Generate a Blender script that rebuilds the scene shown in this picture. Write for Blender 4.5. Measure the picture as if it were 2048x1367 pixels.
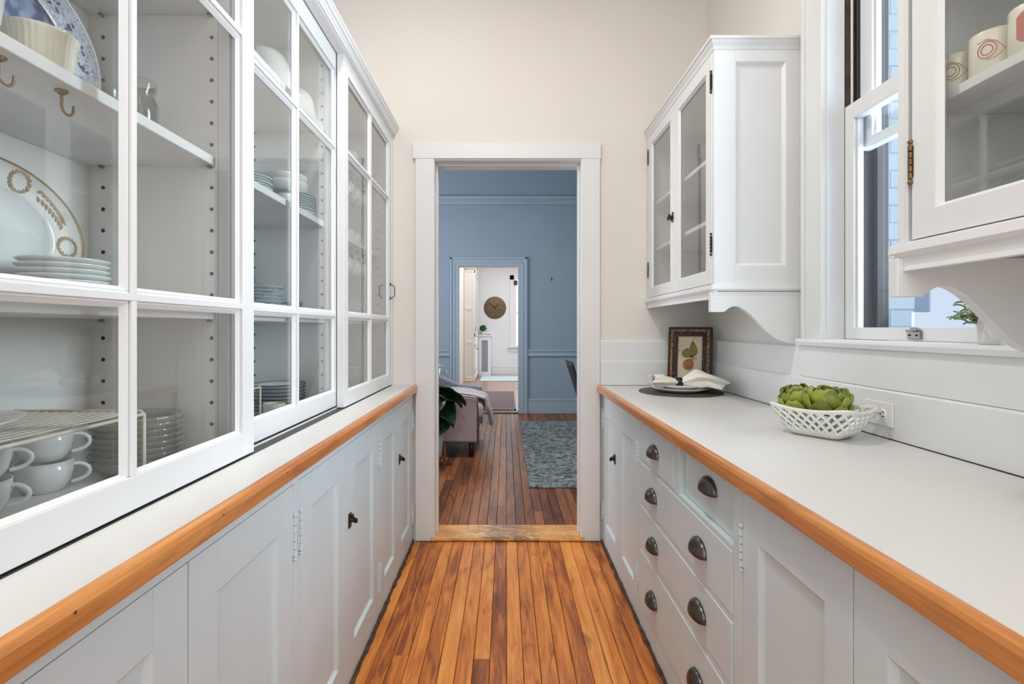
import bpy, bmesh, math, random
from math import sin, cos, pi, sqrt, radians as R
from mathutils import Vector, Matrix
rnd = random.Random(7)
SC = bpy.context.scene
COL = SC.collection
for o in list(bpy.data.objects): bpy.data.objects.remove(o)

# ------------------------------------------------------------------ camera, world, lights, exposure
cam_d = bpy.data.cameras.new('camera'); cam = bpy.data.objects.new('camera', cam_d); COL.objects.link(cam)
cam.location = (0, 0, 1.193); cam.rotation_euler = (R(90), 0, 0)
cam_d.sensor_width = 36; cam_d.lens = 36*1040/2048
cam_d.shift_x = 12/2048; cam_d.shift_y = -26.5/2048; cam_d.clip_start = .05
SC.camera = cam
SC.view_settings.view_transform = 'Standard'; SC.view_settings.look = 'None'
SC.view_settings.gamma = 1; SC.view_settings.use_curve_mapping = False
SC.view_settings.exposure = 0.0
W = bpy.data.worlds.new('overcast_sky'); SC.world = W; W.use_nodes = True
bg = W.node_tree.nodes['Background']; bg.inputs[0].default_value = (.74, .86, 1, 1); bg.inputs[1].default_value = 1.25

def area(name, loc, rot, sx, sy, power, color=(1, 1, 1), spread=180, shape='RECTANGLE'):
    d = bpy.data.lights.new(name, 'AREA'); d.shape = shape; d.size = sx; d.size_y = sy
    d.energy = power; d.color = color; d.spread = R(spread)
    o = bpy.data.objects.new(name, d); o.location = loc; o.rotation_euler = rot; COL.objects.link(o); return o
# pantry ceiling lamp, then two unseen fill lights added behind the camera
area('ceiling_lamp_light', (-.20, 1.45, 3.18), (0, 0, 0), .24, .24, 20, (1, .95, .88), shape='DISK')
area('rear_fill_overhead', (0, -1.1, 3.16), (0, 0, 0), 1.6, 1.6, 24, (1, .97, .93))  # added overhead fill, stands for no known fixture
area('rear_fill_panel', (0, -2.4, 1.75), (R(90), 0, 0), 1.8, 1.9, 31, (.91, .965, 1))  # added frontal fill panel; the back wall has no window
# daylight through the pantry window, dining room windows, far room
area('window_daylight', (1.75, 1.5, 2.05), (0, R(90), 0), 1.5, .60, 25, (.82, .91, 1), 100)
area('dining_window_light', (-2.5, 5.2, 1.9), (0, R(-90), 0), 1.7, 2.2, 90, (.92, .94, 1))
area('dining_lamp_light', (.3, 4.4, 3.2), (0, 0, 0), .6, .6, 42, (1, .93, .86))
area('far_room_light', (.2, 10.6, 2.95), (0, 0, 0), 2.2, 4.0, 74, (.96, .98, 1))

# ------------------------------------------------------------------ materials
def lin(c):
    return tuple(((v/255)/12.92 if v/255 <= .04045 else ((v/255+.055)/1.055)**2.4) for v in c) + (1,)
MATS = {}
def base_mat(name):
    m = bpy.data.materials.new(name); m.use_nodes = True; nt = m.node_tree
    MATS[name] = m
    return m, nt, nt.nodes['Principled BSDF']
def N(nt, t, **kw):
    n = nt.nodes.new(t)
    for k, v in kw.items():
        if k.startswith('i_'): n.inputs[k[2:].replace('_', ' ')].default_value = v
        else: setattr(n, k, v)
    return n
def ramp(nt, stops):
    n = nt.nodes.new('ShaderNodeValToRGB'); e = n.color_ramp.elements
    while len(e) < len(stops): e.new(.5)
    for i, (p, c) in enumerate(stops): e[i].position = p; e[i].color = c
    return n
def mat(name, c, rough=.5, metal=0, var=0, scale=8, bump=0, bscale=60, spec=.5, coat=0, sheen=0, trans=0, sss=0):
    m, nt, p = base_mat(name)
    c = lin(c) if max(c[:3]) > 1.5 else tuple(c) + (1,)
    p.inputs['Base Color'].default_value = c
    p.inputs['Roughness'].default_value = rough; p.inputs['Metallic'].default_value = metal
    p.inputs['Specular IOR Level'].default_value = spec
    p.inputs['Coat Weight'].default_value = coat; p.inputs['Sheen Weight'].default_value = sheen
    tc = N(nt, 'ShaderNodeTexCoord')
    if var:
        n = N(nt, 'ShaderNodeTexNoise', i_Scale=scale, i_Detail=4.0)
        nt.links.new(tc.outputs['Object'], n.inputs['Vector'])
        r = ramp(nt, [(.3, tuple(v*(1-var) for v in c[:3])+(1,)), (.7, tuple(min(1, v*(1+var)) for v in c[:3])+(1,))])
        nt.links.new(n.outputs['Fac'], r.inputs['Fac']); nt.links.new(r.outputs['Color'], p.inputs['Base Color'])
    if bump:
        n = N(nt, 'ShaderNodeTexNoise', i_Scale=bscale, i_Detail=5.0)
        nt.links.new(tc.outputs['Object'], n.inputs['Vector'])
        b = N(nt, 'ShaderNodeBump', i_Strength=bump, i_Distance=.004)
        nt.links.new(n.outputs['Fac'], b.inputs['Height']); nt.links.new(b.outputs['Normal'], p.inputs['Normal'])
    return m
def wood(name, light, mid, dark, rough=.35, stretch=(14, .9, 14), coat=.3, rand=True, grain=1.0):
    """grain along Y; each board its own tone through the object's random number"""
    m, nt, p = base_mat(name)
    tc = N(nt, 'ShaderNodeTexCoord'); oi = N(nt, 'ShaderNodeObjectInfo')
    mp = N(nt, 'ShaderNodeMapping'); mp.inputs['Scale'].default_value = stretch
    geo = N(nt, 'ShaderNodeNewGeometry')
    ad = N(nt, 'ShaderNodeVectorMath', operation='ADD'); sc = N(nt, 'ShaderNodeVectorMath', operation='SCALE')
    cmb = N(nt, 'ShaderNodeCombineXYZ')
    nt.links.new(oi.outputs['Random'], cmb.inputs[0]); nt.links.new(oi.outputs['Random'], cmb.inputs[1])
    sc.inputs['Scale'].default_value = 37 if rand else 0
    nt.links.new(cmb.outputs[0], sc.inputs[0])
    nt.links.new(geo.outputs['Position'], ad.inputs[0]); nt.links.new(sc.outputs[0], ad.inputs[1])
    nt.links.new(ad.outputs[0], mp.inputs['Vector'])
    n = N(nt, 'ShaderNodeTexNoise', i_Scale=1.6*grain, i_Detail=7.0, i_Roughness=.62, i_Distortion=.9)
    nt.links.new(mp.outputs[0], n.inputs['Vector'])
    r = ramp(nt, [(.28, lin(dark)), (.5, lin(mid)), (.72, lin(light))])
    if rand:
        ma = N(nt, 'ShaderNodeMath', operation='MULTIPLY_ADD'); ma.inputs[1].default_value = .34; ma.inputs[2].default_value = -.17
        nt.links.new(oi.outputs['Random'], ma.inputs[0])
        a2 = N(nt, 'ShaderNodeMath', operation='ADD')
        nt.links.new(n.outputs['Fac'], a2.inputs[0]); nt.links.new(ma.outputs[0], a2.inputs[1])
        nt.links.new(a2.outputs[0], r.inputs['Fac'])
    else:
        nt.links.new(n.outputs['Fac'], r.inputs['Fac'])
    # fine pores
    mp2 = N(nt, 'ShaderNodeMapping'); mp2.inputs['Scale'].default_value = (220, 5, 220)
    nt.links.new(ad.outputs[0], mp2.inputs['Vector'])
    n2 = N(nt, 'ShaderNodeTexNoise', i_Scale=1.0, i_Detail=3.0)
    nt.links.new(mp2.outputs[0], n2.inputs['Vector'])
    mx = N(nt, 'ShaderNodeMix', data_type='RGBA', blend_type='MULTIPLY'); mx.inputs[0].default_value = .35
    r2 = ramp(nt, [(.35, (.62, .58, .55, 1)), (.6, (1, 1, 1, 1))])
    nt.links.new(n2.outputs['Fac'], r2.inputs['Fac'])
    nt.links.new(r.outputs['Color'], mx.inputs[6]); nt.links.new(r2.outputs['Color'], mx.inputs[7])
    n3 = N(nt, 'ShaderNodeTexNoise', i_Scale=5.0, i_Detail=4.0, i_Distortion=1.5)
    mp3 = N(nt, 'ShaderNodeMapping'); mp3.inputs['Scale'].default_value = (2.2, .55, 2.2)
    nt.links.new(ad.outputs[0], mp3.inputs['Vector']); nt.links.new(mp3.outputs[0], n3.inputs['Vector'])
    r3 = ramp(nt, [(.30, (.50, .40, .34, 1)), (.42, (1, 1, 1, 1))]); nt.links.new(n3.outputs['Fac'], r3.inputs['Fac'])
    mx2 = N(nt, 'ShaderNodeMix', data_type='RGBA', blend_type='MULTIPLY'); mx2.inputs[0].default_value = .8 if rand else .35
    nt.links.new(mx.outputs[2], mx2.inputs[6]); nt.links.new(r3.outputs['Color'], mx2.inputs[7])
    nt.links.new(mx2.outputs[2], p.inputs['Base Color'])
    if name == 'threshold_wood':      # foot wear in the middle of the sill
        sx_ = N(nt, 'ShaderNodeSeparateXYZ'); ab = N(nt, 'ShaderNodeMath', operation='ABSOLUTE'); nt.links.new(geo.outputs['Position'], sx_.inputs[0]); nt.links.new(sx_.outputs[0], ab.inputs[0])
        r4 = ramp(nt, [(.05, (.30, .30, .30, 1)), (.26, (0, 0, 0, 1))]); nt.links.new(ab.outputs[0], r4.inputs['Fac'])
        n4 = N(nt, 'ShaderNodeTexNoise', i_Scale=1.0, i_Detail=6.0); mp4 = N(nt, 'ShaderNodeMapping'); mp4.inputs['Scale'].default_value = (22, 110, 60)
        nt.links.new(geo.outputs['Position'], mp4.inputs['Vector']); nt.links.new(mp4.outputs[0], n4.inputs['Vector'])
        a4 = N(nt, 'ShaderNodeMath', operation='ADD'); nt.links.new(r4.outputs['Color'], a4.inputs[0]); nt.links.new(n4.outputs['Fac'], a4.inputs[1])
        r5 = ramp(nt, [(.62, (1, 1, 1, 1)), (.80, (.32, .30, .28, 1))]); nt.links.new(a4.outputs[0], r5.inputs['Fac'])
        mx3 = N(nt, 'ShaderNodeMix', data_type='RGBA', blend_type='MULTIPLY'); mx3.inputs[0].default_value = 1
        nt.links.new(mx2.outputs[2], mx3.inputs[6]); nt.links.new(r5.outputs['Color'], mx3.inputs[7]); nt.links.new(mx3.outputs[2], p.inputs['Base Color'])
    p.inputs['Roughness'].default_value = rough; p.inputs['Coat Weight'].default_value = coat if not rand else 0; p.inputs['Coat Roughness'].default_value = .22
    p.inputs['Specular IOR Level'].default_value = .30 if rand else .5
    return m
def glass(name, tint=(.96, .985, .975), refl=1.0, rough=0.0, body=None):
    m = bpy.data.materials.new(name); m.use_nodes = True; nt = m.node_tree; MATS[name] = m
    for n in list(nt.nodes): nt.nodes.remove(n)
    out = N(nt, 'ShaderNodeOutputMaterial'); mix = N(nt, 'ShaderNodeMixShader')
    t = N(nt, 'ShaderNodeBsdfTransparent'); t.inputs[0].default_value = tint + (1,)
    g = N(nt, 'ShaderNodeBsdfGlossy'); g.inputs['Roughness'].default_value = rough
    lw = N(nt, 'ShaderNodeLayerWeight'); pw = N(nt, 'ShaderNodeMath', operation='POWER'); pw.inputs[1].default_value = 5
    ml = N(nt, 'ShaderNodeMath', operation='MULTIPLY_ADD'); ml.inputs[1].default_value = .96*refl; ml.inputs[2].default_value = .04*refl
    lw.inputs['Blend'].default_value = .5
    nt.links.new(lw.outputs['Facing'], pw.inputs[0]); nt.links.new(pw.outputs[0], ml.inputs[0])
    ml.use_clamp = True; nt.links.new(ml.outputs[0], mix.inputs[0])
    src = t.outputs[0]
    if body:      # pressed glass: part of the light scatters in the body
        df = N(nt, 'ShaderNodeBsdfDiffuse'); df.inputs[0].default_value = lin(body[:3]); tl = N(nt, 'ShaderNodeBsdfTranslucent'); tl.inputs[0].default_value = lin(body[:3])
        m1 = N(nt, 'ShaderNodeMixShader'); m1.inputs[0].default_value = .5; m2 = N(nt, 'ShaderNodeMixShader'); m2.inputs[0].default_value = body[3]
        nt.links.new(df.outputs[0], m1.inputs[1]); nt.links.new(tl.outputs[0], m1.inputs[2]); nt.links.new(src, m2.inputs[1]); nt.links.new(m1.outputs[0], m2.inputs[2]); src = m2.outputs[0]
    nt.links.new(src, mix.inputs[1]); nt.links.new(g.outputs[0], mix.inputs[2]); nt.links.new(mix.outputs[0], out.inputs[0])
    return m

mat('white_paint', (229, 231, 232), .38, var=.015, scale=5, bump=.06, bscale=35)
mat('cabinet_paint', (208, 221, 226), .36, var=.02, scale=6, bump=.10, bscale=28)
mat('interior_paint', (240, 240, 237), .5, var=.015, scale=4)
mat('wall_paint', (230, 226, 221), .7, var=.012, scale=2, bump=.05, bscale=120)
mat('laminate', (219, 218, 216), .32, var=.01, scale=3)
mat('ceiling_paint', (240, 238, 234), .8)
mat('blue_paint', (136, 155, 170), .6, var=.03, scale=1.5)
mat('blue_trim_paint', (150, 169, 183), .45, var=.02, scale=3)
mat('far_white_paint', (238, 238, 240), .6, var=.01)
mat('cream_paint', (226, 222, 212), .5, var=.01)
mat('black_gap', (12, 12, 12), .8)
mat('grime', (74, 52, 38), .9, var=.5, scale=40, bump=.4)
mat('dark_bronze', (62, 56, 50), .32, metal=.9, var=.25, scale=30)
mat('pull_metal', (92, 86, 80), .30, metal=.95, var=.2, scale=25)
mat('old_brass', (120, 98, 72), .42, metal=.8, var=.25, scale=60)
mat('hook_brass', (150, 130, 96), .35, metal=.9, var=.1)
mat('steel', (150, 146, 140), .35, metal=.9)
mat('track_metal', (70, 68, 66), .5, metal=.5, var=.2, scale=60)
mat('porcelain', (236, 237, 233), .15, coat=.4)
mat('bluish_porcelain', (234, 238, 237), .15, coat=.4)
mat('cream_porcelain', (238, 234, 218), .2, coat=.3)
mat('dark_rim', (44, 52, 66), .25)
mat('grey_rim', (122, 128, 128), .25)
mat('gold_rim', (170, 140, 92), .3, metal=.3)
mat('cream_wire', (228, 222, 204), .4)
mat('motif_red', (196, 112, 100), .5)
mat('motif_brown', (150, 100, 90), .5)
mat('slate', (62, 58, 54), .55, var=.25, scale=50, bump=.2)
mat('napkin_cloth', (238, 234, 224), .85, var=.02, bump=.15, bscale=90, sheen=.2)
mat('black_leather', (24, 26, 32), .5, bump=.3)
mat('frame_black', (18, 15, 14), .35)
mat('print_paper', (214, 204, 176), .7, var=.05, scale=12)
mat('pear_green', (128, 112, 62), .6, var=.35, scale=26)
mat('pear_russet', (158, 110, 62), .6, var=.3, scale=26)
mat('pear_shadow', (74, 52, 34), .6, var=.2, scale=20)
mat('outlet_plastic', (236, 236, 234), .3)
mat('sash_brown', (58, 38, 24), .35, var=.5, scale=30)
mat('storm_grey', (46, 47, 50), .5, var=.06, scale=9)
mat('outside_smooth', (160, 172, 186), .8, var=.05, scale=3)
mat('brick_paint', (222, 230, 238), .75, var=.05, scale=30, bump=.5, bscale=45)
mat('mortar_paint', (206, 218, 230), .9, bump=.4)
mat('pot_white', (228, 226, 222), .6)
mat('leaf_sage', (126, 146, 104), .5, var=.35, scale=60)
mat('leaf_dark', (26, 54, 36), .35, var=.5, scale=14)
mat('leaf_house', (40, 92, 44), .5, var=.4, scale=40)
mat('stem_brown', (84, 66, 44), .7)
mat('sofa_fabric', (184, 164, 166), .9, var=.10, scale=70, bump=.4, bscale=300, sheen=.3)
mat('sofa_far_fabric', (128, 132, 144), .9, var=.08, scale=70, bump=.4, bscale=300, sheen=.3)
mat('throw_fabric', (182, 180, 184), .9, var=.25, scale=45, bump=.5, bscale=160, sheen=.3)
mat('leg_dark', (48, 34, 28), .4)
mat('stand_wood', (150, 92, 58), .5, var=.2, scale=20)
mat('rattan', (44, 38, 36), .6, var=.5, scale=120, bump=.6, bscale=220)
mat('clock_bronze', (112, 94, 70), .45, metal=.5, var=.25, scale=18, bump=.3, bscale=60)
mat('black_metal', (20, 18, 18), .45, metal=.3)
mat('grille_grey', (168, 168, 174), .6)
mat('soil', (40, 32, 26), .9, bump=.5)
mat('board_wood', (108, 94, 82), .5, var=.2, scale=14)
mat('debris_wood', (206, 180, 146), .8)
mat('pale_rug', (206, 222, 226), .95, var=.12, scale=14, bump=.4, bscale=200)
glass('pane_glass', (.982, .99, .986), 1.35)
glass('window_glass', (.95, .97, .98), .9)
glass('clear_glass', (.99, .994, .99), 1.3)
glass('green_glass', (.94, .95, .92), 1.4, .08, (214, 214, 200, .42))
wood('counter_edge_wood', (228, 160, 90), (208, 134, 66), (178, 102, 44), .3, (30, 1.2, 30), .35, False)
wood('pantry_floor_wood', (230, 154, 78), (208, 124, 52), (138, 72, 32), .36, (16, 1.5, 16), .15)
wood('dining_floor_wood', (152, 98, 62), (124, 74, 44), (84, 48, 30), .38, (16, 1.5, 16), .12)
wood('threshold_wood', (228, 176, 108), (214, 156, 88), (150, 110, 66), .4, (2.2, 16, 16), .2, False)
wood('far_floor_wood', (190, 156, 136), (170, 132, 114), (130, 96, 80), .3, (18, 1.5, 16), .3, False)

def patterned(name, base, ink, scale, lo, hi, kind='VORONOI', rough=.2, ink2=None, detail=3.0):
    m, nt, p = base_mat(name)
    tc = N(nt, 'ShaderNodeTexCoord')
    if kind == 'VORONOI':
        n = N(nt, 'ShaderNodeTexVoronoi', i_Scale=scale); src = n.outputs['Distance']
    else:
        n = N(nt, 'ShaderNodeTexNoise', i_Scale=scale, i_Detail=detail, i_Distortion=1.2); src = n.outputs['Fac']
    nt.links.new(tc.outputs['Object'], n.inputs['Vector'])
    st = [(lo, lin(ink)), (hi, lin(base))]
    if ink2: st = [(lo*.55, lin(ink2))] + st
    r = ramp(nt, st); nt.links.new(src, r.inputs['Fac']); nt.links.new(r.outputs['Color'], p.inputs['Base Color'])
    p.inputs['Roughness'].default_value = rough; p.inputs['Coat Weight'].default_value = .2 if rough < .4 else 0
    return m
patterned('transfer_rim', (222, 224, 230), (176, 182, 202), 90, .36, .58, 'NOISE')
mat('transfer_ink', (84, 92, 122), .3)
mat('garland_ink', (176, 148, 120), .4)
patterned('transfer_well', (168, 182, 212), (96, 112, 156), 22, .40, .56, 'NOISE')
patterned('floral_cup', (228, 227, 222), (150, 152, 152), 34, .17, .24)
patterned('gold_garland', (222, 214, 200), (176, 146, 116), 30, .42, .56, 'NOISE')
patterned('frame_mottle', (30, 14, 14), (176, 158, 130), 60, .10, .20, rough=.4, ink2=(190, 170, 150))
patterned('gold_beads', (92, 42, 20), (212, 158, 84), 170, .30, .52, rough=.35)
patterned('teal_rug', (134, 146, 150), (62, 66, 68), 17, .38, .62, 'NOISE', .95, ink2=(70, 58, 54), detail=12.0)
patterned('woven_rug', (150, 132, 136), (84, 64, 70), 60, .40, .60, 'NOISE', .95)
patterned('pot_texture', (222, 224, 224), (150, 152, 154), 46, .36, .46, 'NOISE', .7)
patterned('blue_edge', (176, 184, 190), (66, 78, 96), 50, .42, .55, 'NOISE')
def petal_mat():
    m, nt, p = base_mat('artichoke_green')
    tc = N(nt, 'ShaderNodeTexCoord'); n = N(nt, 'ShaderNodeTexNoise', i_Scale=26.0, i_Detail=3.0)
    oi = N(nt, 'ShaderNodeObjectInfo'); a = N(nt, 'ShaderNodeMath', operation='MULTIPLY_ADD'); a.inputs[1].default_value = .5; a.inputs[2].default_value = -.25
    b = N(nt, 'ShaderNodeMath', operation='ADD')
    nt.links.new(tc.outputs['Object'], n.inputs['Vector']); nt.links.new(oi.outputs['Random'], a.inputs[0])
    nt.links.new(a.outputs[0], b.inputs[0]); nt.links.new(n.outputs['Fac'], b.inputs[1])
    r = ramp(nt, [(.25, lin((96, 104, 36))), (.5, lin((134, 146, 46))), (.72, lin((160, 168, 66))), (.9, lin((112, 142, 112)))])
    nt.links.new(b.outputs[0], r.inputs['Fac']); nt.links.new(r.outputs['Color'], p.inputs['Base Color'])
    p.inputs['Roughness'].default_value = .42
petal_mat()

# ------------------------------------------------------------------ mesh helpers
ORG = {}
class M:
    def __init__(s): s.v = []; s.f = []; s.sm = []
    def add(s, vs, fs, smooth=False):
        b = len(s.v); s.v += [tuple(p) for p in vs]
        for f in fs: s.f.append([b+i for i in f]); s.sm.append(smooth)
        return s
    def box(s, x0, x1, y0, y1, z0, z1):
        x0, x1 = min(x0, x1), max(x0, x1); y0, y1 = min(y0, y1), max(y0, y1); z0, z1 = min(z0, z1), max(z0, z1)
        return s.add([(x0,y0,z0),(x1,y0,z0),(x1,y1,z0),(x0,y1,z0),(x0,y0,z1),(x1,y0,z1),(x1,y1,z1),(x0,y1,z1)],
                     [(0,3,2,1),(4,5,6,7),(0,1,5,4),(1,2,6,5),(2,3,7,6),(3,0,4,7)])
    def prism(s, poly, fn, a, b, smooth=False):
        n = len(poly)
        s.add([fn(u, v, a) for u, v in poly] + [fn(u, v, b) for u, v in poly],
              [tuple(range(n))[::-1], tuple(range(n, 2*n))])
        off = len(s.v)-2*n
        for i in range(n):
            j = (i+1) % n; s.f.append([off+i, off+j, off+n+j, off+n+i]); s.sm.append(smooth)
        return s
    def lathe(s, prof, c=(0,0,0), seg=32, rib=0, ribn=0, axis='Z', smooth=True, sx=1, sy=1):
        vs = []; fs = []; n = len(prof)
        for k in range(seg):
            t = 2*pi*k/seg; q = 1 + (rib*cos(ribn*t) if ribn else 0)
            for r, z in prof:
                x, y = r*q*cos(t)*sx, r*q*sin(t)*sy
                p = (x, y, z) if axis == 'Z' else ((z, x, y) if axis == 'X' else (x, z, y))
                vs.append((c[0]+p[0], c[1]+p[1], c[2]+p[2]))
        for k in range(seg):
            k2 = (k+1) % seg
            for i in range(n-1):
                fs.append((k*n+i, k2*n+i, k2*n+i+1, k*n+i+1))
        return s.add(vs, fs, smooth)
    def tube(s, pts, r, seg=8, closed=False, smooth=True):
        pts = [Vector(p) for p in pts]; n = len(pts); vs = []; fs = []
        rr = r if isinstance(r, (list, tuple)) else [r]*n
        up = None
        for i, p in enumerate(pts):
            a = pts[(i-1) % n] if (closed or i) else p; b = pts[(i+1) % n] if (closed or i < n-1) else p
            t = (b-a).normalized()
            if up is None: up = t.orthogonal().normalized()
            up = (up - t*up.dot(t)); up = up.normalized() if up.length > 1e-6 else t.orthogonal().normalized()
            q = t.cross(up)
            for k in range(seg):
                an = 2*pi*k/seg; vs.append(p + (up*cos(an)+q*sin(an))*rr[i])
        m = n if closed else n-1
        for i in range(m):
            j = (i+1) % n
            for k in range(seg):
                k2 = (k+1) % seg; fs.append((i*seg+k, i*seg+k2, j*seg+k2, j*seg+k))
        if not closed:
            s.add(vs[:seg], [tuple(range(seg))[::-1]]); s.add(vs[-seg:], [tuple(range(seg))])
        return s.add(vs, fs, smooth)
    def grid(s, fn, nu, nv, smooth=True, closeu=False):
        vs = [fn(i/nu, j/nv) for i in range(nu+(0 if closeu else 1)) for j in range(nv+1)]; fs = []
        mu = nu
        for i in range(mu):
            i2 = (i+1) % nu if closeu else i+1
            for j in range(nv):
                fs.append((i*(nv+1)+j, i2*(nv+1)+j, i2*(nv+1)+j+1, i*(nv+1)+j+1))
        return s.add(vs, fs, smooth)
    def sweep(s, prof, path, smooth=False):
        """profile (out, z) along an XY polyline; out is to the right of travel; mitred"""
        P = [Vector((p[0], p[1])) for p in path]; n = len(P); m = len(prof); vs = []; fs = []
        for i in range(n):
            d0 = (P[i]-P[i-1]).normalized() if i else (P[1]-P[0]).normalized()
            d1 = (P[i+1]-P[i]).normalized() if i < n-1 else d0
            n0 = Vector((d0.y, -d0.x)); n1 = Vector((d1.y, -d1.x)); b = (n0+n1).normalized(); k = 1/max(.3, b.dot(n0))
            for o, z in prof: q = P[i]+b*o*k; vs.append((q.x, q.y, z))
        for i in range(n-1):
            for j in range(m):
                j2 = (j+1) % m; fs.append((i*m+j, i*m+j2, (i+1)*m+j2, (i+1)*m+j))
        fs.append(tuple(range(m))); fs.append(tuple((n-1)*m+j for j in range(m))[::-1])
        return s.add(vs, fs, smooth)
    def build(s, name, mt, parent=None, bevel=0, seg=2, solid=0, sub=0, kind=None, label=None, rec=True):
        me = bpy.data.meshes.new(name); off = Vector(ORG.get(parent, (0,0,0)))
        me.from_pydata([Vector(p)-off for p in s.v], [], s.f)
        me.polygons.foreach_set('use_smooth', s.sm)
        if rec:
            bm = bmesh.new(); bm.from_mesh(me); bmesh.ops.recalc_face_normals(bm, faces=bm.faces); bm.to_mesh(me); bm.free()
        me.materials.append(MATS[mt]); me.update()
        o = bpy.data.objects.new(name, me); COL.objects.link(o)
        if parent is not None: o.parent = parent; ORG[o] = off
        if solid:
            q = o.modifiers.new('solid', 'SOLIDIFY'); q.thickness = solid; q.offset = 0
        if sub:
            q = o.modifiers.new('sub', 'SUBSURF'); q.levels = sub; q.render_levels = sub
        if bevel:
            q = o.modifiers.new('bevel', 'BEVEL'); q.width = bevel; q.segments = seg; q.limit_method = 'ANGLE'; q.angle_limit = R(40)
        if kind: o['kind'] = kind
        if label: o['label'] = label
        return o
def tag(o, label, cat, group=None):
    o['label'] = label; o['category'] = cat
    if group: o['group'] = group
    return o
def thing(name, label, cat, loc=(0,0,0), group=None, kind=None):
    o = bpy.data.objects.new(name, None); COL.objects.link(o); o.empty_display_size = .05
    o.location = loc; ORG[o] = Vector(loc)
    if kind: o['kind'] = kind
    else: tag(o, label, cat, group)
    return o
def place(root, loc, rz=0, rx=0, ry=0):
    root.location = loc; root.rotation_euler = (rx, ry, rz); return root
def dup(root, loc, rz=None, label=None, group=None):
    r = root.copy(); COL.objects.link(r); r.location = loc
    if rz is not None: r.rotation_euler = (root.rotation_euler[0], root.rotation_euler[1], rz)
    if label: r['label'] = label
    if group: r['group'] = group
    for ch in list(root.children):
        c = ch.copy(); COL.objects.link(c); c.parent = r
        for g in list(ch.children):
            d = g.copy(); COL.objects.link(d); d.parent = c
    return r
def struct(m, name, mt, parent=None, **kw):
    o = m.build(name, mt, parent, **kw); o['kind'] = 'structure'; return o
XZ = lambda u, v, a: (u, a, v)       # polygon in XZ extruded along Y
YZ = lambda u, v, a: (a, u, v)
ORDS = ['topmost', 'second', 'third', 'fourth', 'fifth', 'sixth', 'seventh', 'eighth', 'ninth', 'tenth', 'eleventh', 'twelfth']
def ordn(k, n):   # k from the top
    return 'topmost' if k == 0 else ('lowest' if k == n-1 else ORDS[k]+' from the top')

D = 2.946; CEIL = 3.25; XL = -1.04; XR = 1.138; CT = .8757
# ------------------------------------------------------------------ room shell
def boards(floor, x0, pitch, n, y0, y1, joints, mt, zt=0.0):
    """floorboards: one box mesh shared, scaled to each board's length"""
    base = M(); w = pitch-.0020; c = .0018
    base.prism([(-w/2, -.012), (w/2, -.012), (w/2, -c), (w/2-c, 0), (-w/2+c, 0), (-w/2, -c)], XZ, 0, 1)
    first = None
    for i in range(n):
        cuts = [y0] + sorted(j for j in joints.get(i, [rnd.uniform(y0+.2, y1-.3)]) if y0 < j < y1) + [y1]
        for a, b in zip(cuts[:-1], cuts[1:]):
            if first is None:
                o = first = base.build('floorboard', mt, floor)
            else:
                o = first.copy(); COL.objects.link(o)
            o.location = (x0+(i+.5)*pitch, a, zt + rnd.uniform(-.0006, .0002)); o.scale = (1, b-a-.0012, 1)
            o.rotation_euler = (0, rnd.uniform(-.004, .004), 0)
f1 = struct(M().box(XL, XR, -2.6, D, -.05, -.011), 'floor', 'grime')
struct(M().box(XL, XR, -2.6, .9, -.011, -.001), 'floor', 'pantry_floor_wood', f1)['kind'] = 'structure'
J1 = {i: [rnd.uniform(.95, 1.5)] for i in range(20)}
J1.update({2: [1.903], 5: [], 7: [1.881], 15: [2.42], 9: [2.62] if False else [1.2], 12: [1.1]})
boards(f1, -.4147-.0595*2, .0595, 18, .9, D-.03, J1, 'pantry_floor_wood')
# pantry walls
struct(M().box(XL-.1, XL, -2.6, D+.16, -.05, CEIL), 'wall_left', 'wall_paint')
wf = M()
wf.box(XL, -.42, D, D+.165, -.05, CEIL).box(.443, XR+.3, D, D+.165, -.05, CEIL).box(-.42, .443, D, D+.165, 2.16, CEIL)
wall_far = struct(wf, 'wall_far', 'wall_paint')
WY0, WY1, WZ0, WZ1 = 1.19, 1.83, 1.13, 2.86
wr = M().box(XR, 1.34, -2.6, WY0, -.05, CEIL).box(XR, 1.34, WY1, D, -.05, CEIL).box(XR, 1.34, WY0, WY1, -.05, WZ0).box(XR, 1.34, WY0, WY1, WZ1, CEIL)
wall_right = struct(wr, 'wall_right', 'wall_paint')
struct(M().box(XL, XR, -2.7, -2.6, 0, CEIL), 'wall_back', 'wall_paint')
struct(M().box(XL-.1, 1.36, -2.7, D+.165, CEIL, CEIL+.1), 'ceiling', 'ceiling_paint')
# backsplash boards (pieces of the two walls)
def chamf(x0, x1, z0, z1, c, sgn):
    return [(x0, z0), (x1, z0), (x1, z1), (x0, z1)]
def splash_right(z0, z1, t, y0, y1, mt='white_paint'):
    m = M(); m.prism([(XR, z0), (XR-t, z0), (XR-t, z1-.006), (XR-t+.006, z1), (XR, z1)], XZ, y0, y1)
    return m.build('backsplash_board', mt, wall_right)
splash_right(CT+.002, 1.015, .036, .2, D-.034)
splash_right(1.015, 1.131, .024, .2, D-.022)
def splash_far(z0, z1, t, x0, x1):
    m = M(); m.prism([(D, z0), (D-t, z0), (D-t, z1-.008), (D-t+.008, z1), (D, z1)], YZ, x0, x1)
    return m.build('backsplash_board', 'white_paint', wall_far)
splash_far(CT+.002, 1.0145, .034, .53, XR-.002)
splash_far(1.0145, 1.128, .022, .53, XR-.002)
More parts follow.
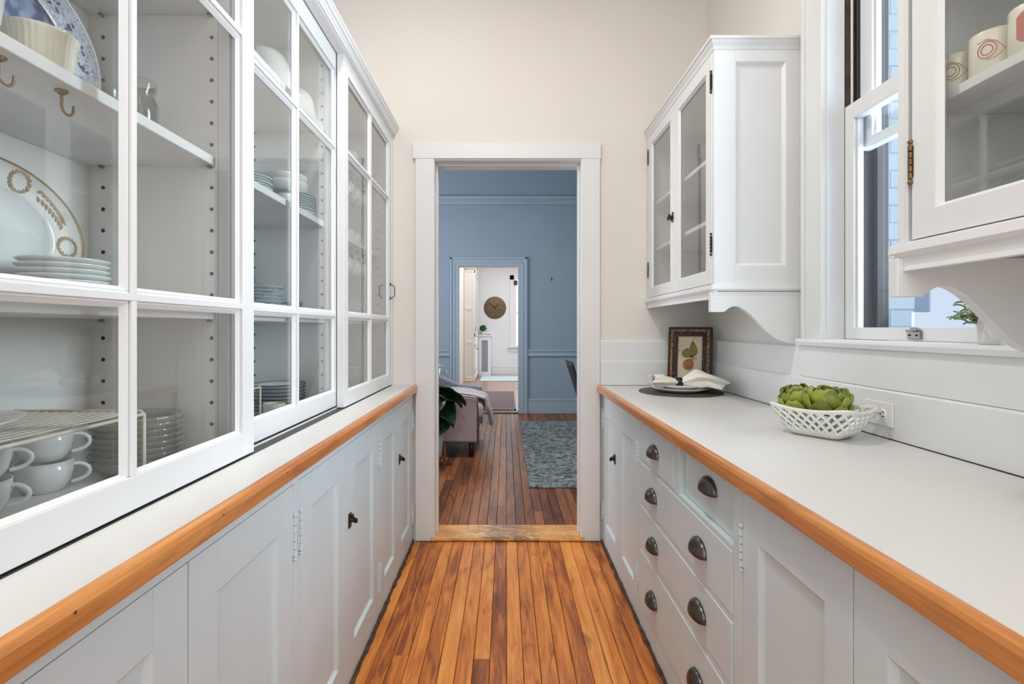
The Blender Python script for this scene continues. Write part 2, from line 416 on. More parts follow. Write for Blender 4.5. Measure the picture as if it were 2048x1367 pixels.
# doorway casing: door_1
d1 = thing('door_1', None, None, (0, D, 0), kind='structure')
c = M()
c.box(-.509, -.405, D-.022, D, .0, 2.150).box(.423, .529, D-.022, D, .0, 2.150)
c.build('side_casing', 'white_paint', d1, bevel=.002)
c = M().box(-.524, .5345, D-.024, D, 2.150, 2.238)
c.build('head_casing', 'white_paint', d1, bevel=.002)
c = M().box(-.42, -.402, D-.012, D+.172, 0, 2.16).box(.425, .443, D-.012, D+.172, 0, 2.16).box(-.402, .425, D-.012, D+.172, 2.142, 2.16)
c.box(-.402, -.392, D+.05, D+.09, .02, 2.142).box(.415, .425, D+.05, D+.09, .02, 2.142).box(-.392, .415, D+.05, D+.09, 2.132, 2.142)
c.build('jamb', 'white_paint', d1, bevel=.002)
m = M(); m.prism([(D-.03, 0), (D-.034, .008), (D-.03, .016), (D-.02, .022), (D+.155, .024), (D+.175, .014), (D+.178, 0)], YZ, -.425, .44)
m.build('threshold', 'threshold_wood', d1, bevel=.001)

# ------------------------------------------------------------------ pantry window
w1 = thing('window_1', None, None, (1.15, 1.5, 1.13), kind='structure')
cs = M(); cs.box(XR-.020, XR, WY1, WY1+.125, 1.155, 2.98).box(XR-.020, XR, WY0-.115, WY0, 1.155, 2.98).box(XR-.020, XR, WY0, WY1, WZ1, 2.98)
cs.box(XR-.028, XR, WY1+.002, WY1+.018, 1.155, 2.87).box(XR-.030, XR, WY1+.108, WY1+.128, 1.155, 2.98)
cs.build('casing', 'white_paint', w1, bevel=.003)
jb = M(); jb.box(XR-.01, 1.188, WY1-.004, WY1+.0, 1.15, WZ1).box(XR-.01, 1.188, WY0, WY0+.004, 1.15, WZ1).box(XR-.01, 1.34, WY0, WY1, WZ1-.006, WZ1)
jb.build('jamb', 'white_paint', w1)
st = M(); st.prism([(XR-.043, 1.134), (XR-.046, 1.146), (XR-.040, 1.156), (1.19, 1.156), (1.19, 1.131), (XR-.043, 1.131)], XZ, 1.072, 1.972)
st.build('stool', 'white_paint', w1, bevel=.002)
M().box(XR-.030, XR, 1.085, 1.965, 1.016, 1.131).build('apron', 'white_paint', w1, bevel=.002)
ch = M().box(1.192, 1.236, WY1-.006, WY1, 1.97, WZ1).box(1.192, 1.236, WY0, WY0+.006, 1.97, WZ1); ch.build('sash_channel', 'sash_brown', w1)
M().tube([(1.212, WY1-.008, 1.95), (1.212, WY1-.008, WZ1)], .004, 6).build('sash_cord', 'cream_paint', w1)
def sash(name, x0, x1, y0, y1, z0, z1, stile, top, bot):
    m = M(); m.box(x0, x1, y0, y0+stile, z0, z1).box(x0, x1, y1-stile, y1, z0, z1)
    m.box(x0, x1, y0+stile, y1-stile, z0, z0+bot).box(x0, x1, y0+stile, y1-stile, z1-top, z1)
    e = .005
    m.box(x0+.012, x0+.024, y0+stile, y0+stile+e, z0+bot, z1-top).box(x0+.012, x0+.024, y1-stile-e, y1-stile, z0+bot, z1-top)
    o = m.build(name, 'white_paint', w1, bevel=.002)
    M().box(x0+.016, x0+.019, y0+stile-.004, y1-stile+.004, z0+bot-.004, z1-top+.004).build('glass_pane', 'window_glass', o)
    return o
ls = sash('lower_sash', 1.190, 1.226, WY0+.004, WY1-.004, 1.157, 1.969, .044, .055, .040)
us = sash('upper_sash', 1.236, 1.270, WY0+.008, WY1-.0145, 1.812, WZ1-.01, .058, .04, .034)
sg = M().box(1.2265, 1.338, WY1-.0135, WY1+.0, 1.14, WZ1).box(1.2265, 1.338, WY0, WY0+.0035, 1.14, WZ1)
sg.box(1.285, 1.31, WY1-.030, WY1-.003, 1.14, WZ1).box(1.285, 1.31, WY0+.003, WY0+.035, 1.14, WZ1).box(1.24, 1.338, WY0, WY1, 1.135, 1.15)
sg.build('storm_frame', 'storm_grey', w1, bevel=.002)
lf = M().box(1.182, 1.190, 1.485, 1.535, 1.163, 1.188); lf.box(1.170, 1.190, 1.495, 1.525, 1.184, 1.190)
lf.prism([(1.49, 1.186), (1.53, 1.186), (1.522, 1.197), (1.498, 1.197)], YZ, 1.183, 1.19)
lf.build('sash_lift', 'steel', w1, bevel=.002)
M().lathe([(0, -.0015), (.003, -.0015), (.003, 0)], (1.1815, 1.497, 1.174), 8, axis='X').lathe([(0, -.0015), (.003, -.0015), (.003, 0)], (1.1815, 1.523, 1.174), 8, axis='X').build('screw', 'black_metal', w1)

# ------------------------------------------------------------------ outside
ow = struct(M().box(1.37, 1.77, 2.262, 2.45, .2, 3.6), 'wall_outside', 'mortar_paint')
bp = None; k = 0
for r in range(31):
    z = .9 + r*.0755
    xs = [1.37, 1.565, 1.778] if r % 2 else [1.37, 1.46, 1.67, 1.778]
    for a, b in zip(xs[:-1], xs[1:]):
        bm_ = M().box(0, 1, -.006, .05, 0, .0695)
        if bp is None: o = bp = bm_.build('brick', 'brick_paint', ow, bevel=.004)
        else: o = bp.copy(); COL.objects.link(o)
        o.location = (a, 2.262 + rnd.uniform(-.002, .003), z); o.scale = (b-a-.006, 1, 1)
struct(M().box(1.45, 5.5, 2.90, 3.0, -.5, 1.44), 'wall_neighbour', 'outside_smooth')
struct(M().box(1.45, 5.5, 2.88, 3.0, 1.44, 1.465).box(1.45, 5.5, 2.93, 3.0, 1.465, 3.4), 'wall_neighbour_upper', 'brick_paint')
struct(M().box(1.4, 9, -4, 9, -.6, -.5), 'ground', 'mortar_paint')

# ------------------------------------------------------------------ cabinet door helpers
def fL(x0): return lambda u, v, w: (x0+w, u, v)      # left run, faces +X ; u = Y, v = Z
def fR(x0): return lambda u, v, w: (x0-w, u, v)      # right run, faces -X
def fS(y0): return lambda u, v, w: (u, y0-w, v)      # faces the camera ; u = X
def fbox(m, f, u0, u1, v0, v1, w0, w1):
    a, b = f(u0, v0, w0), f(u1, v1, w1); m.box(a[0], b[0], a[1], b[1], a[2], b[2])
def frame_ring(m, f, o, i, w_o, w_i):
    """sloped moulding from the outer opening o to inner rectangle i"""
    (a0, a1, b0, b1), (c0, c1, e0, e1) = o, i
    P = [f(a0, b0, w_o), f(a1, b0, w_o), f(a1, b1, w_o), f(a0, b1, w_o), f(c0, e0, w_i), f(c1, e0, w_i), f(c1, e1, w_i), f(c0, e1, w_i)]
    m.add(P, [(0, 1, 5, 4), (1, 2, 6, 5), (2, 3, 7, 6), (3, 0, 4, 7)])
def panel_door(f, root, u0, u1, v0, v1, sl, sr, rt, rb, t=.02, dep=.010, mt='cabinet_paint', name='door'):
    m = M()
    fbox(m, f, u0, u0+sl, v0, v1, -t, 0); fbox(m, f, u1-sr, u1, v0, v1, -t, 0)
    fbox(m, f, u0+sl, u1-sr, v0, v0+rb, -t, 0); fbox(m, f, u0+sl, u1-sr, v1-rt, v1, -t, 0)
    d = m.build(name, mt, root, bevel=.0012)
    p = M(); o = (u0+sl, u1-sr, v0+rb, v1-rt); i = (o[0]+.010, o[1]-.010, o[2]+.010, o[3]-.010)
    frame_ring(p, f, o, i, -.001, -dep)
    fbox(p, f, o[0]-.002, o[1]+.002, o[2]-.002, o[3]+.002, -dep-.006, -dep)
    p.build('panel', mt, d)
    return d
def hinge(f, par, u, v0, v1, mt='cabinet_paint', r=.0052, leaf=.013):
    m = M(); n = 5; L = v1-v0
    for k in range(n):
        a = v0+L*k/n+.0022; b = v0+L*(k+1)/n-.0022
        m.tube([f(u, a-.0008, r*.7), f(u, b+.0008, r*.7)], r, 10)
    fbox(m, f, u-leaf, u+leaf, v0+.004, v1-.004, -.001, .0018)
    for v in (v0-.006, v1+.006): m.tube([f(u, v-.004, r*.7), f(u, v, r*.7), f(u, v+.004, r*.7)], [.003, .0055, .003], 8)
    return m.build('hinge', mt, par)
def latch(f, par, u, v):
    m = M(); fbox(m, f, u-.012, u+.012, v-.024, v+.024, -.001, .004)
    m.tube([f(u, v, .003), f(u, v, .012), f(u, v, .020), f(u, v, .026)], [.008, .006, .009, .007], 10)
    m.tube([f(u-.010, v+.012, .018), f(u, v, .022), f(u+.012, v-.010, .020)], [.004, .007, .0045], 8)
    fbox(m, f, u+.014, u+.030, v-.012, v+.012, -.001, .007)
    return m.build('latch', 'dark_bronze', par, bevel=.0008)
def cup_pull(f, par, u, v, w=.098, h=.043, d=.026):
    m = M(); nu, nv = 16, 8
    def P(a, b):
        th = pi*a; ph = (pi/2)*b          # th across, ph from back plate to lip
        # shell: quarter ellipsoid, open downward
        x = -cos(th)*w/2; s = sin(th)
        return f(u+x, v-h*.45+h*.95*(s**.75)*cos(ph), .001+d*(s**.8)*sin(ph))
    m.grid(P, nu, nv)
    o = m.build('cup_pull', 'pull_metal', par, solid=.0022)
    return o
def base_unit(name, label, f, y0, y1, xb, xf, doors, face_y):
    """base cabinet body with its face frame; xf is the face plane"""
    s = 1 if xf < 0 else -1
    root = thing(name, label, 'cabinet', ((xb+xf)/2, (y0+y1)/2, 0))
    m = M(); m.box(xb, xf-s*.024, y0, y1, .0, .835)
    if xf < 0: fbox(m, f, y0, y1, .81, .8375, -.024, 0)
    fbox(m, f, y0, y1, 0, .026, -.024, -.001)
    for a, b in face_y: fbox(m, f, a, b, .026, .81 if xf < 0 else .8375, -.024, 0)
    m.build('body', 'cabinet_paint', root, bevel=.001)
    return root
FL = fL(-.5235); FRR = fR(.54)
XB = -1.018
def left_door(root, u0, u1, hinge_side, latch_u=None):
    s = .085
    d = panel_door(FL, root, u0, u1, .028, .808, s if hinge_side == 'l' or u1-u0 > .3 else s, s, .092, .098)
    if hinge_side:
        u = u0-.001 if hinge_side == 'l' else u1+.001
        hinge(FL, d, u, .632, .728); hinge(FL, d, u, .112, .212)
    if latch_u: latch(FL, d, latch_u, .553)
    return d
u1_ = base_unit('base_cabinet', 'white base cabinet nearest the camera, under the left countertop', FL, .43, 1.299, XB, -.5235, None, [(.43, .444), (1.2815, 1.299)])
left_door(u1_, .446, .856, None); left_door(u1_, .859, 1.280, 'r')
u2_ = base_unit('base_cabinet', 'middle white base cabinet of the left run, black latch at centre', FL, 1.299, 2.145, XB, -.5235, None, [(1.299, 1.3165), (2.137, 2.145)])
left_door(u2_, 1.318, 1.707, 'l'); left_door(u2_, 1.710, 2.135, 'r', 1.738)
u3_ = base_unit('base_cabinet', 'white base cabinet at the doorway end of the left run', FL, 2.145, D-.026, XB, -.5235, None, [(2.145, 2.155), (2.905, D-.026)])
left_door(u3_, 2.157, 2.520, 'l'); left_door(u3_, 2.523, 2.903, 'r', 2.552)
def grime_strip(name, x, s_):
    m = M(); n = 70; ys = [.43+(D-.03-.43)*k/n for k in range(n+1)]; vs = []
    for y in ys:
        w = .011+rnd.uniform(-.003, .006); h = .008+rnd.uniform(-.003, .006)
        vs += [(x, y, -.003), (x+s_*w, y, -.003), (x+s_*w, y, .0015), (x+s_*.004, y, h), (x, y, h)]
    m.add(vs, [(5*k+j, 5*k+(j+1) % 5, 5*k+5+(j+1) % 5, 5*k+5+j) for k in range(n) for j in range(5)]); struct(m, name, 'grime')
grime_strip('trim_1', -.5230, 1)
# right run
RB = XR-.004
def right_door(root, u0, u1, hinge_side, latch_u=None, rt=.092):
    d = panel_door(FRR, root, u0, u1, .028, .8335, .072, .072, rt+.0255, .10)
    if hinge_side:
        u = u0-.001 if hinge_side == 'l' else u1+.001
        hinge(FRR, d, u, .650, .738); hinge(FRR, d, u, .146, .228)
    if latch_u: latch(FRR, d, latch_u, .547)
    return d
r3 = base_unit('base_cabinet', 'white two-door base cabinet at the doorway end of the right run', FRR, 2.105, D-.036, RB, .54, None, [(2.105, 2.128), (2.892, D-.036)])
right_door(r3, 2.130, 2.500, 'l'); right_door(r3, 2.503, 2.890, 'r', 2.576)
r1 = base_unit('base_cabinet', 'white base cabinet nearest the camera on the right, beside the drawers', FRR, .40, 1.192, RB, .54, None, [(.40, .43), (1.188, 1.192)])
right_door(r1, .432, .808, None, rt=.078); right_door(r1, .811, 1.186, 'r', rt=.078)
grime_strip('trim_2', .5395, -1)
# drawer bank
Y0, Y1 = 1.237, 2.072
db = thing('drawer_cabinet', 'white drawer cabinet with dark cup pulls on the right', 'drawers', (.84, 1.65, 0))
m = M(); m.box(.575, RB, 1.192, 2.105, 0, .835)
fbox(m, FRR, 1.192, Y0-.001, 0, .8375, -.036, 0); fbox(m, FRR, Y1+.001, 2.105, 0, .8375, -.036, 0)
for a, b in ((.8325, .8375), (.6655, .678), (.494, .510), (.317, .340), (0, .104)): fbox(m, FRR, Y0, Y1, a, b, -.036, 0)
fbox(m, FRR, 1.620, 1.664, .677, .8375, -.036, 0)
m.build('body', 'cabinet_paint', db, bevel=.001)
def drawer(u0, u1, v0, v1, pulls, rec=0.0):
    f = fR(.54+rec); m = M(); fbox(m, f, u0, u1, v0, v1, -.034+rec, .0035)
    d = m.build('drawer', 'cabinet_paint', db, bevel=.002)
    for u, v in pulls: cup_pull(fR(.54+rec-.0035), d, u, v)
drawer(1.667, Y1-.001, .679, .832, [(1.875, .752)])
drawer(Y0+.001, 1.617, .679, .832, [(1.418, .768)], .020)
drawer(Y0+.001, Y1-.001, .5115, .6640, [(1.897, .588), (1.437, .594)])
drawer(Y0+.001, Y1-.001, .3415, .4925, [(1.885, .412), (1.442, .418)])
drawer(Y0+.001, Y1-.001, .1055, .3155, [(1.895, .210), (1.450, .216)])

# ------------------------------------------------------------------ countertops
def counter(name, label, xb, xw, y0, y1, s):
    """xw: inner side of the wooden edge; s: +1 edge towards +X"""
    t = thing(name, label, 'countertop', ((xb+xw)/2, (y0+y1)/2, .838))
    M().box(xb, xw, y0, y1, .8380, CT).build('top', 'laminate', t)
    a, b = xw+s*.0008, xw+s*.0205
    if s > 0: pr = [(a, .8385), (b-.004, .8385), (b, .8425), (b, .868), (b-.003, .876), (b-.009, .8792), (a, .8792)]
    else: pr = [(a, .8385), (b+.004, .8385), (b, .8425), (b, .868), (b+.003, .876), (b+.009, .8792), (a, .8792)]
    M().prism(pr, XZ, y0, y1).build('wooden_edge', 'counter_edge_wood', t, bevel=.0025, seg=3)
    return t
cl = counter('countertop', 'narrow white countertop with wooden edge under the glass doors', XB, -.5175, .3, D-.0005, 1)
cr = counter('countertop', 'wide white countertop with wooden edge along the right wall', XR-.040, .5305, .3, D-.036, -1)
M().box(XR-.040, XR-.0362, .3, D-.036, .87, CT+.001).build('back_joint', 'black_gap', cr)
for y in (.60, .915, 1.18, 1.52, 1.90): M().lathe([(0, .0006), (.0022, .0006), (.0022, -.001)], (-.497, y, .866), 8, axis='X').build('nail_hole', 'stem_brown', cl)

# ------------------------------------------------------------------ left display cabinet with sliding glass doors
XI, XF = -1.02, -.705
dc = thing('display_cabinet', 'tall white built-in cabinet with three sliding glass doors, left side', 'cabinet', (-.84, 1.7, CT))
m = M().box(XI-.014, XI, .40, D, CT, 2.31); m.build('back_panel', 'interior_paint', dc)
M().box(XI, -.625, .40, D, 2.290, 2.312).build('top_board', 'interior_paint', dc)
M().box(XI, XF, .42, D-.002, CT, CT+.004).build('bottom_board', 'interior_paint', dc)
for a, b in ((.42, .44), (1.272, 1.292), (2.035, 2.055), (2.925, D-.001)):
    M().box(XI, XF-.004, a, b, CT+.004, 2.29).build('partition', 'interior_paint', dc)
    m = M().box(XF-.004, XF+.001, a-.004, b+.016 if b < 2.5 else b, CT+.004, 2.29); m.build('stile', 'interior_paint', dc)
SH = (1.238, 1.612, 1.982)
for a, b in ((.441, 1.271), (1.293, 2.034), (2.056, 2.924)):
    for z in SH: M().box(XI+.001, XF-.006, a, b, z-.022, z).build('shelf', 'white_paint', dc, bevel=.002)
ph = M()
def disc(m, c, r, ax, h=.001): m.lathe([(0, h/2), (r, h/2), (r, -h/2)], c, 10, axis=ax)
for yp in (1.2715, 2.0345, 2.9245):
    z = .96
    while z < 2.27:
        if all(not (s_-.03 < z < s_+.012) for s_ in SH):
            for x in (-.7195, -.985): disc(ph, (x, yp-.0004, z), .0046, 'Y')
        z += .0525
ph.build('peg_holes', 'black_gap', dc, kind='stuff')
pg = M()
for yp in (1.2715, 2.0345):
    for z in SH:
        for x in (-.722, -.985): pg.tube([(x, yp, z-.0255), (x, yp-.012, z-.0255)], .0035, 8)
pg.build('shelf_pegs', 'hook_brass', dc, kind='stuff')
# tracks, end trim, crown
m = M().box(-.708, -.6395, .40, D-.024, CT, CT+.0012); m.build('track', 'track_metal', dc)
m = M().box(-.6745, -.6715, .40, D-.024, CT, CT+.006); m.build('track_rail', 'white_paint', dc)
M().box(-.704, -.640, 2.9165, D-.001, CT, 2.29).build('end_stile', 'white_paint', dc, bevel=.001)
m = M().box(-.672, -.640, .40, D-.001, 2.286, 2.296); m.build('head_stop', 'white_paint', dc, bevel=.002)
crn = [(-.645, 2.287), (-.634, 2.287), (-.632, 2.295), (-.622, 2.302), (-.620, 2.311), (-.612, 2.316), (-.610, 2.327), (-.606, 2.329), (-.606, 2.338), (-.645, 2.338)]
M().prism(crn, XZ, .3, D-.001).build('crown_moulding', 'white_paint', dc, bevel=.001)
def sliding_door(y0, y1, xf, z0, z1):
    f = fL(xf); t = .028; ss, rb, rtp = .056, .058, .066
    m = M(); fbox(m, f, y0, y0+ss, z0, z1, -t, 0); fbox(m, f, y1-ss, y1, z0, z1, -t, 0)
    fbox(m, f, y0+ss, y1-ss, z0, z0+rb, -t, 0); fbox(m, f, y0+ss, y1-ss, z1-rtp, z1, -t, 0)
    a0, a1, b0, b1 = y0+ss, y1-ss, z0+rb, z1-rtp
    yc = (a0+a1)/2; zs = (1.2475, 1.915)
    for z in zs:
        fbox(m, f, a0, a1, z-.011, z+.011, -.022, -.007); fbox(m, f, a0, a1, z-.0065, z+.0065, -.007, -.001)
    for r, s in ((b0, zs[0]-.011), (zs[0]+.011, zs[1]-.011), (zs[1]+.011, b1)):
        fbox(m, f, yc-.011, yc+.011, r, s, -.022, -.007); fbox(m, f, yc-.0065, yc+.0065, r-.0045 if r > b0 else r, s+.0045 if s < b1 else s, -.0071, -.0012)
    # sticking around every opening
    cols = ((a0, yc-.011), (yc+.011, a1)); rows = ((b0, zs[0]-.011), (zs[0]+.011, zs[1]-.011), (zs[1]+.011, b1))
    for (p, q) in cols:
        for (r, s) in rows:
            o = (p, q, r, s); i = (p+.007, q-.007, r+.007, s-.007)
            frame_ring(m, f, o, i, -.007, -.016)
    d = m.build('sliding_door', 'white_paint', dc, bevel=.0012)
    for (p, q) in cols:
        for (r, s) in rows:
            g = M(); fbox(g, f, p-.003, q+.003, r-.003, s+.003, -.019, -.0165); g.build('glass_pane', 'pane_glass', d)
    return d
sd1 = sliding_door(.477, 1.327, -.643, CT+.0042, 2.286)
sd2 = sliding_door(1.27, 2.12, -.6755, CT+.011, 2.286)
sd3 = sliding_door(2.064, 2.914, -.643, CT+.0042, 2.286)
m = M(); yh = 2.886
m.tube([(-.642, yh, 1.362), (-.628, yh, 1.366), (-.618, yh, 1.375), (-.618, yh, 1.425), (-.628, yh, 1.434), (-.642, yh, 1.438)], .0024, 8)
m.box(-.643, -.640, yh-.006, yh+.006, 1.352, 1.370).box(-.643, -.640, yh-.006, yh+.006, 1.430, 1.448)
m.build('handle', 'black_metal', sd3)
def hook(x, y, z, par):
    m = M(); m.lathe([(0, 0), (.010, 0), (.009, -.003), (.004, -.006)], (x, y, z), 12)
    pts = [(x, y, z-.003), (x, y, z-.014)] + [(x, y+.012-.012*cos(t), z-.022-.014*sin(t)) for t in [k*pi/8 for k in range(-1, 9)]] + [(x, y+.024, z-.016)]
    m.tube(pts, .0022, 7); m.build('cup_hook', 'hook_brass', par)
for y in (.645, .76, .868): hook(-.742, y, SH[1]-.022, dc)
for y in (2.43, 2.55, 2.67, 2.79): hook(-.762, y, SH[2]-.022, dc); hook(-.762, y, SH[1]-.022, dc)

# ------------------------------------------------------------------ right wall cabinets
BR = [(.802, 1.335), (.786, 1.335), (.786, 1.257), (.838, 1.257), (.846, 1.264), (.858, 1.273), (.872, 1.279), (.886, 1.279), (.902, 1.273), (.920, 1.262),
      (.940, 1.245), (.960, 1.225), (.980, 1.203), (1.000, 1.182), (1.020, 1.165), (1.040, 1.153), (1.065, 1.143), (1.09, 1.137), (1.116, 1.1345), (XR-.002, 1.1345), (XR-.002, 1.335)]
XC = .800
def wall_cabinet(name, label, y0, y1, doors, far_panel, crown):
    t = thing(name, label, 'cabinet', (.97, (y0+y1)/2, 1.13))
    m = M()
    m.box(XC+.02, XR-.001, y0+.018, y1-.018, 1.345, 1.366)       # bottom
    m.box(XC+.02, XR-.001, y0+.018, y1-.018, 2.262, 2.282)       # top
    m.box(XR-.012, XR-.001, y0+.018, y1-.018, 1.366, 2.262)      # back
    m.build('carcass', 'interior_paint', t)
    for yy, nrm in ((y0, 1), (y1-.02, -1)):
        if nrm == 1:
            f = fS(y0); d = panel_door(f, t, XC+.0005, XR, 1.355, 2.275, .083, .062, .055, .082, .02, .012, 'white_paint', 'side_panel')
        else:
            M().box(XC+.0005, XR, y1-.02, y1, 1.355, 2.275).build('side_panel', 'white_paint', t)
    for z in (1.641, 1.895): M().box(XC+.03, XR-.013, y0+.021, y1-.021, z-.018, z).build('shelf', 'white_paint', t, bevel=.0015)
    # front frame rails
    m = M(); m.box(XC, XC+.0195, y0+.0205, y1-.0205, 2.262, 2.275).box(XC, XC+.0195, y0+.0205, y1-.0205, 1.345, 1.366)
    m.box(XC, XC+.0195, y0+.0205, y0+.026, 1.366, 2.262).box(XC, XC+.0195, y1-.026, y1-.0205, 1.366, 2.262)
    m.build('face_frame', 'white_paint', t, bevel=.001)
    f = fR(XC)
    for (u0, u1, hs, lt) in doors:
        m = M(); s_ = .056; rb, rtp = .052, .052; v0, v1 = 1.368, 2.2605; a0, a1, b0, b1 = u0+s_, u1-s_, v0+rb, v1-rtp
        fbox(m, f, u0, a0, v0, v1, -.02, .001); fbox(m, f, a1, u1, v0, v1, -.02, .001)
        fbox(m, f, a0, a1, v0, b0, -.02, .001); fbox(m, f, a0, a1, b1, v1, -.02, .001)
        frame_ring(m, f, (a0, a1, b0, b1), (a0+.007, a1-.007, b0+.007, b1-.007), -.001, -.011)
        d = m.build('glass_door', 'white_paint', t, bevel=.001)
        g = M(); fbox(g, f, a0-.003, a1+.003, b0-.003, b1+.003, -.015, -.012); g.build('glass_pane', 'pane_glass', d)
        u = u0-.001 if hs == 'l' else u1+.001
        for va, vb in ((1.487, 1.555), (2.118, 2.186)): hinge(f, d, u, va, vb, 'old_brass' if y0 < 1 else 'dark_bronze', .0045, .006)
        if lt: latch(f, d, lt, 1.727)
    # bottom moulding and brackets
    bm_ = [(-.012, 1.362), (.012, 1.362), (.014, 1.345), (.010, 1.338), (.004, 1.334), (.002, 1.318), (.004, 1.308), (-.012, 1.308)]
    side = [(-.005, 1.362), (.010, 1.362), (.012, 1.345), (.006, 1.338), (-.005, 1.336)]
    m = M(); m.prism([(XC-o, z) for o, z in bm_], XZ, y0-.006, y1+.0 if not far_panel else y1+.006)
    m.build('bottom_moulding', 'white_paint', t, bevel=.001)
    m = M(); m.prism([(y0-o, z) for o, z in side], YZ, XC-.012, XR-.002)
    m.build('side_moulding', 'white_paint', t, bevel=.001)
    if far_panel: M().prism([(y1+o, z) for o, z in side], YZ, XC-.012, XR-.002).build('side_moulding', 'white_paint', t, bevel=.001)
    M().prism(BR, XZ, y0-.004, y0+.020).build('bracket', 'white_paint', t, bevel=.0015)
    if far_panel: M().prism(BR, XZ, y1-.018, y1+.006).build('bracket', 'white_paint', t, bevel=.0015)
    if crown:
        cp = [(-.006, 2.268), (.003, 2.268), (.005, 2.276), (.010, 2.284), (.012, 2.292), (.020, 2.297), (.0205, 2.305), (-.006, 2.305)]
        cp = [(-.008, 2.266), (.002, 2.266), (.005, 2.279), (.012, 2.289), (.015, 2.298), (.020, 2.300), (.021, 2.310), (-.008, 2.310)]
        path = [(XR-.002, y1), (XC, y1), (XC, y0), (XR-.002, y0)] if far_panel else [(XC, y1), (XC, y0), (XR-.002, y0)]
        M().sweep([(-o if False else o, z) for o, z in cp], path).build('crown_moulding', 'white_paint', t, bevel=.0008)
        M().box(XC, XR-.002, y0, y1, 2.30, 2.309).build('crown_top', 'white_paint', t)
    return t
wc1 = wall_cabinet('wall_cabinet', 'white wall cabinet with two glass doors beside the doorway', 2.0, D-.008,
                   [(2.024, 2.472, 'l', None), (2.475, 2.915, 'r', 2.492)], False, True)
wc2 = wall_cabinet('wall_cabinet', 'white wall cabinet holding mugs at the right, nearest the camera', .12, 1.062,
                   [(.60, 1.024, 'r', None), (.14, .597, 'l', None)], True, True)

# ------------------------------------------------------------------ outlet
ot = thing('wall_outlet', 'white duplex wall outlet plate above the right countertop', 'outlet', (XR-.036, 1.532, .945))
M().box(XR-.0415, XR-.0362, 1.532-.057, 1.532+.057, .910, .980).build('cover_plate', 'outlet_plastic', ot, bevel=.0025)
for y in (1.532-.0195, 1.532+.0195):
    m = M(); m.lathe([(0, -.0022), (.0150, -.0022), (.0165, -.0005), (.0165, .002)], (XR-.0415, y, .945), 20, axis='X', sx=.86)
    o = m.build('receptacle', 'outlet_plastic', ot)
    s_ = M(); s_.box(XR-.0442, XR-.0436, y-.007, y+.001, .9495, .9525).box(XR-.0442, XR-.0436, y-.007, y+.001, .9370, .9400)
    s_.lathe([(0, -.0004), (.0026, -.0004), (.0026, .0004)], (XR-.0439, y-.0085 if False else y+.0075, .945), 10, axis='X')
    s_.build('slot', 'black_gap', o)
M().lathe([(0, -.001), (.0026, -.001), (.003, .001)], (XR-.0415, 1.532, .945), 10, axis='X').build('screw', 'steel', ot)

# ------------------------------------------------------------------ tableware helpers
def plate_prof(r, h=.016, t=.0035):
    return [(0, .003), (r*.55, .003), (r*.62, .0035), (r*.75, h*.55), (r*.98, h), (r, h-.0005), (r*.985, h-t), (r*.78, h*.40-.001), (r*.64, 0), (r*.50, 0), (r*.48, .001), (0, .001)]
def bowl_prof(r, h, foot=.5, t=.003):
    o = [(0, .002), (r*foot*.9, 0), (r*foot, .004)]
    for k in range(1, 9):
        a = k/8*pi/2; o.append((r*foot+(r-r*foot)*sin(a), .004+(h-.004)*(1-cos(a))))
    i = [(max(0, x-t), z+t*.6) for x, z in o[2:-1]][::-1]
    return o + [(r-t*.5, h+.001)] + i + [(0, .004)]
def cup_prof(r, h, foot=.62):
    o = [(0, .002), (r*foot, 0), (r*foot+.003, .003), (r*.88, h*.30), (r*.97, h*.6), (r, h)]
    i = [(r-.003, h), (r*.97-.003, h*.6), (r*.88-.003, h*.31), (r*foot, .008), (0, .007)]
    return o+i
CACHE = {}
def stack(kind, mesh_fn, mt, x, y, z, n, dz, label, group, cat='plate', name='dinner_plate', extra=None, jit=.002):
    """n things stacked, first built then copied; every one a thing"""
    first = None
    for k in range(n):
        lb = label.format(ordn(n-1-k, n))
        loc = (x+rnd.uniform(-jit, jit), y+rnd.uniform(-jit, jit), z+k*dz)
        if first is None:
            if kind in CACHE: o = dup(CACHE[kind], loc)
            else:
                o = mesh_fn().build(name, mt); ORG[o] = Vector((0, 0, 0)); CACHE[kind] = o
                if extra: extra(o)
            first = o
        else: o = dup(first, loc)
        tag(o, lb, cat, group); o.location = loc; o.rotation_euler = (0, 0, rnd.uniform(0, 6))
    return first
def rim(r, h, mt, name='rim', w=.0022):
    def fn(o): M().lathe([(r-.004, h+.0002), (r+.0006, h+.0004), (r+.0004, h-.0028), (r-.002, h-.002)], seg=40).build(name, mt, o)
    return fn
# --- section 1, bottom: rack, cups, glass plates, platter on the rack
def wire_rack(label, x0, x1, y0, y1, z0, h):
    t = thing('wire_rack', label, 'rack', ((x0+x1)/2, (y0+y1)/2, z0)); r = .0032
    for y in (y0, y1):
        M().tube([(x1, y, z0+.002), (x1, y, z0+h-.006), (x1-.006, y, z0+h), (x0+.006, y, z0+h), (x0, y, z0+h-.006), (x0, y, z0+.002)], r, 8).build('leg_frame', 'cream_wire', t)
    for x in (x0, x1): M().tube([(x, y0, z0+h-.006), (x, y1, z0+h-.006)], r, 8).build('side_rail', 'cream_wire', t)
    m = M(); n = int((x1-x0)/.018)
    for k in range(1, n): x = x0+(x1-x0)*k/n; m.tube([(x, y0, z0+h-.0015), (x, y1, z0+h-.0015)], .0016, 6)
    m.build('shelf_wires', 'cream_wire', t, kind='stuff')
    return t
ZB = CT+.0045
rk1 = wire_rack('cream wire rack holding a platter above white cups, left cabinet', -.99, -.725, .50, 1.042, ZB, .148)
rk2 = wire_rack('cream wire rack beside dark-rimmed plates in middle section', -.99, -.775, 1.32, 1.64, ZB, .135)
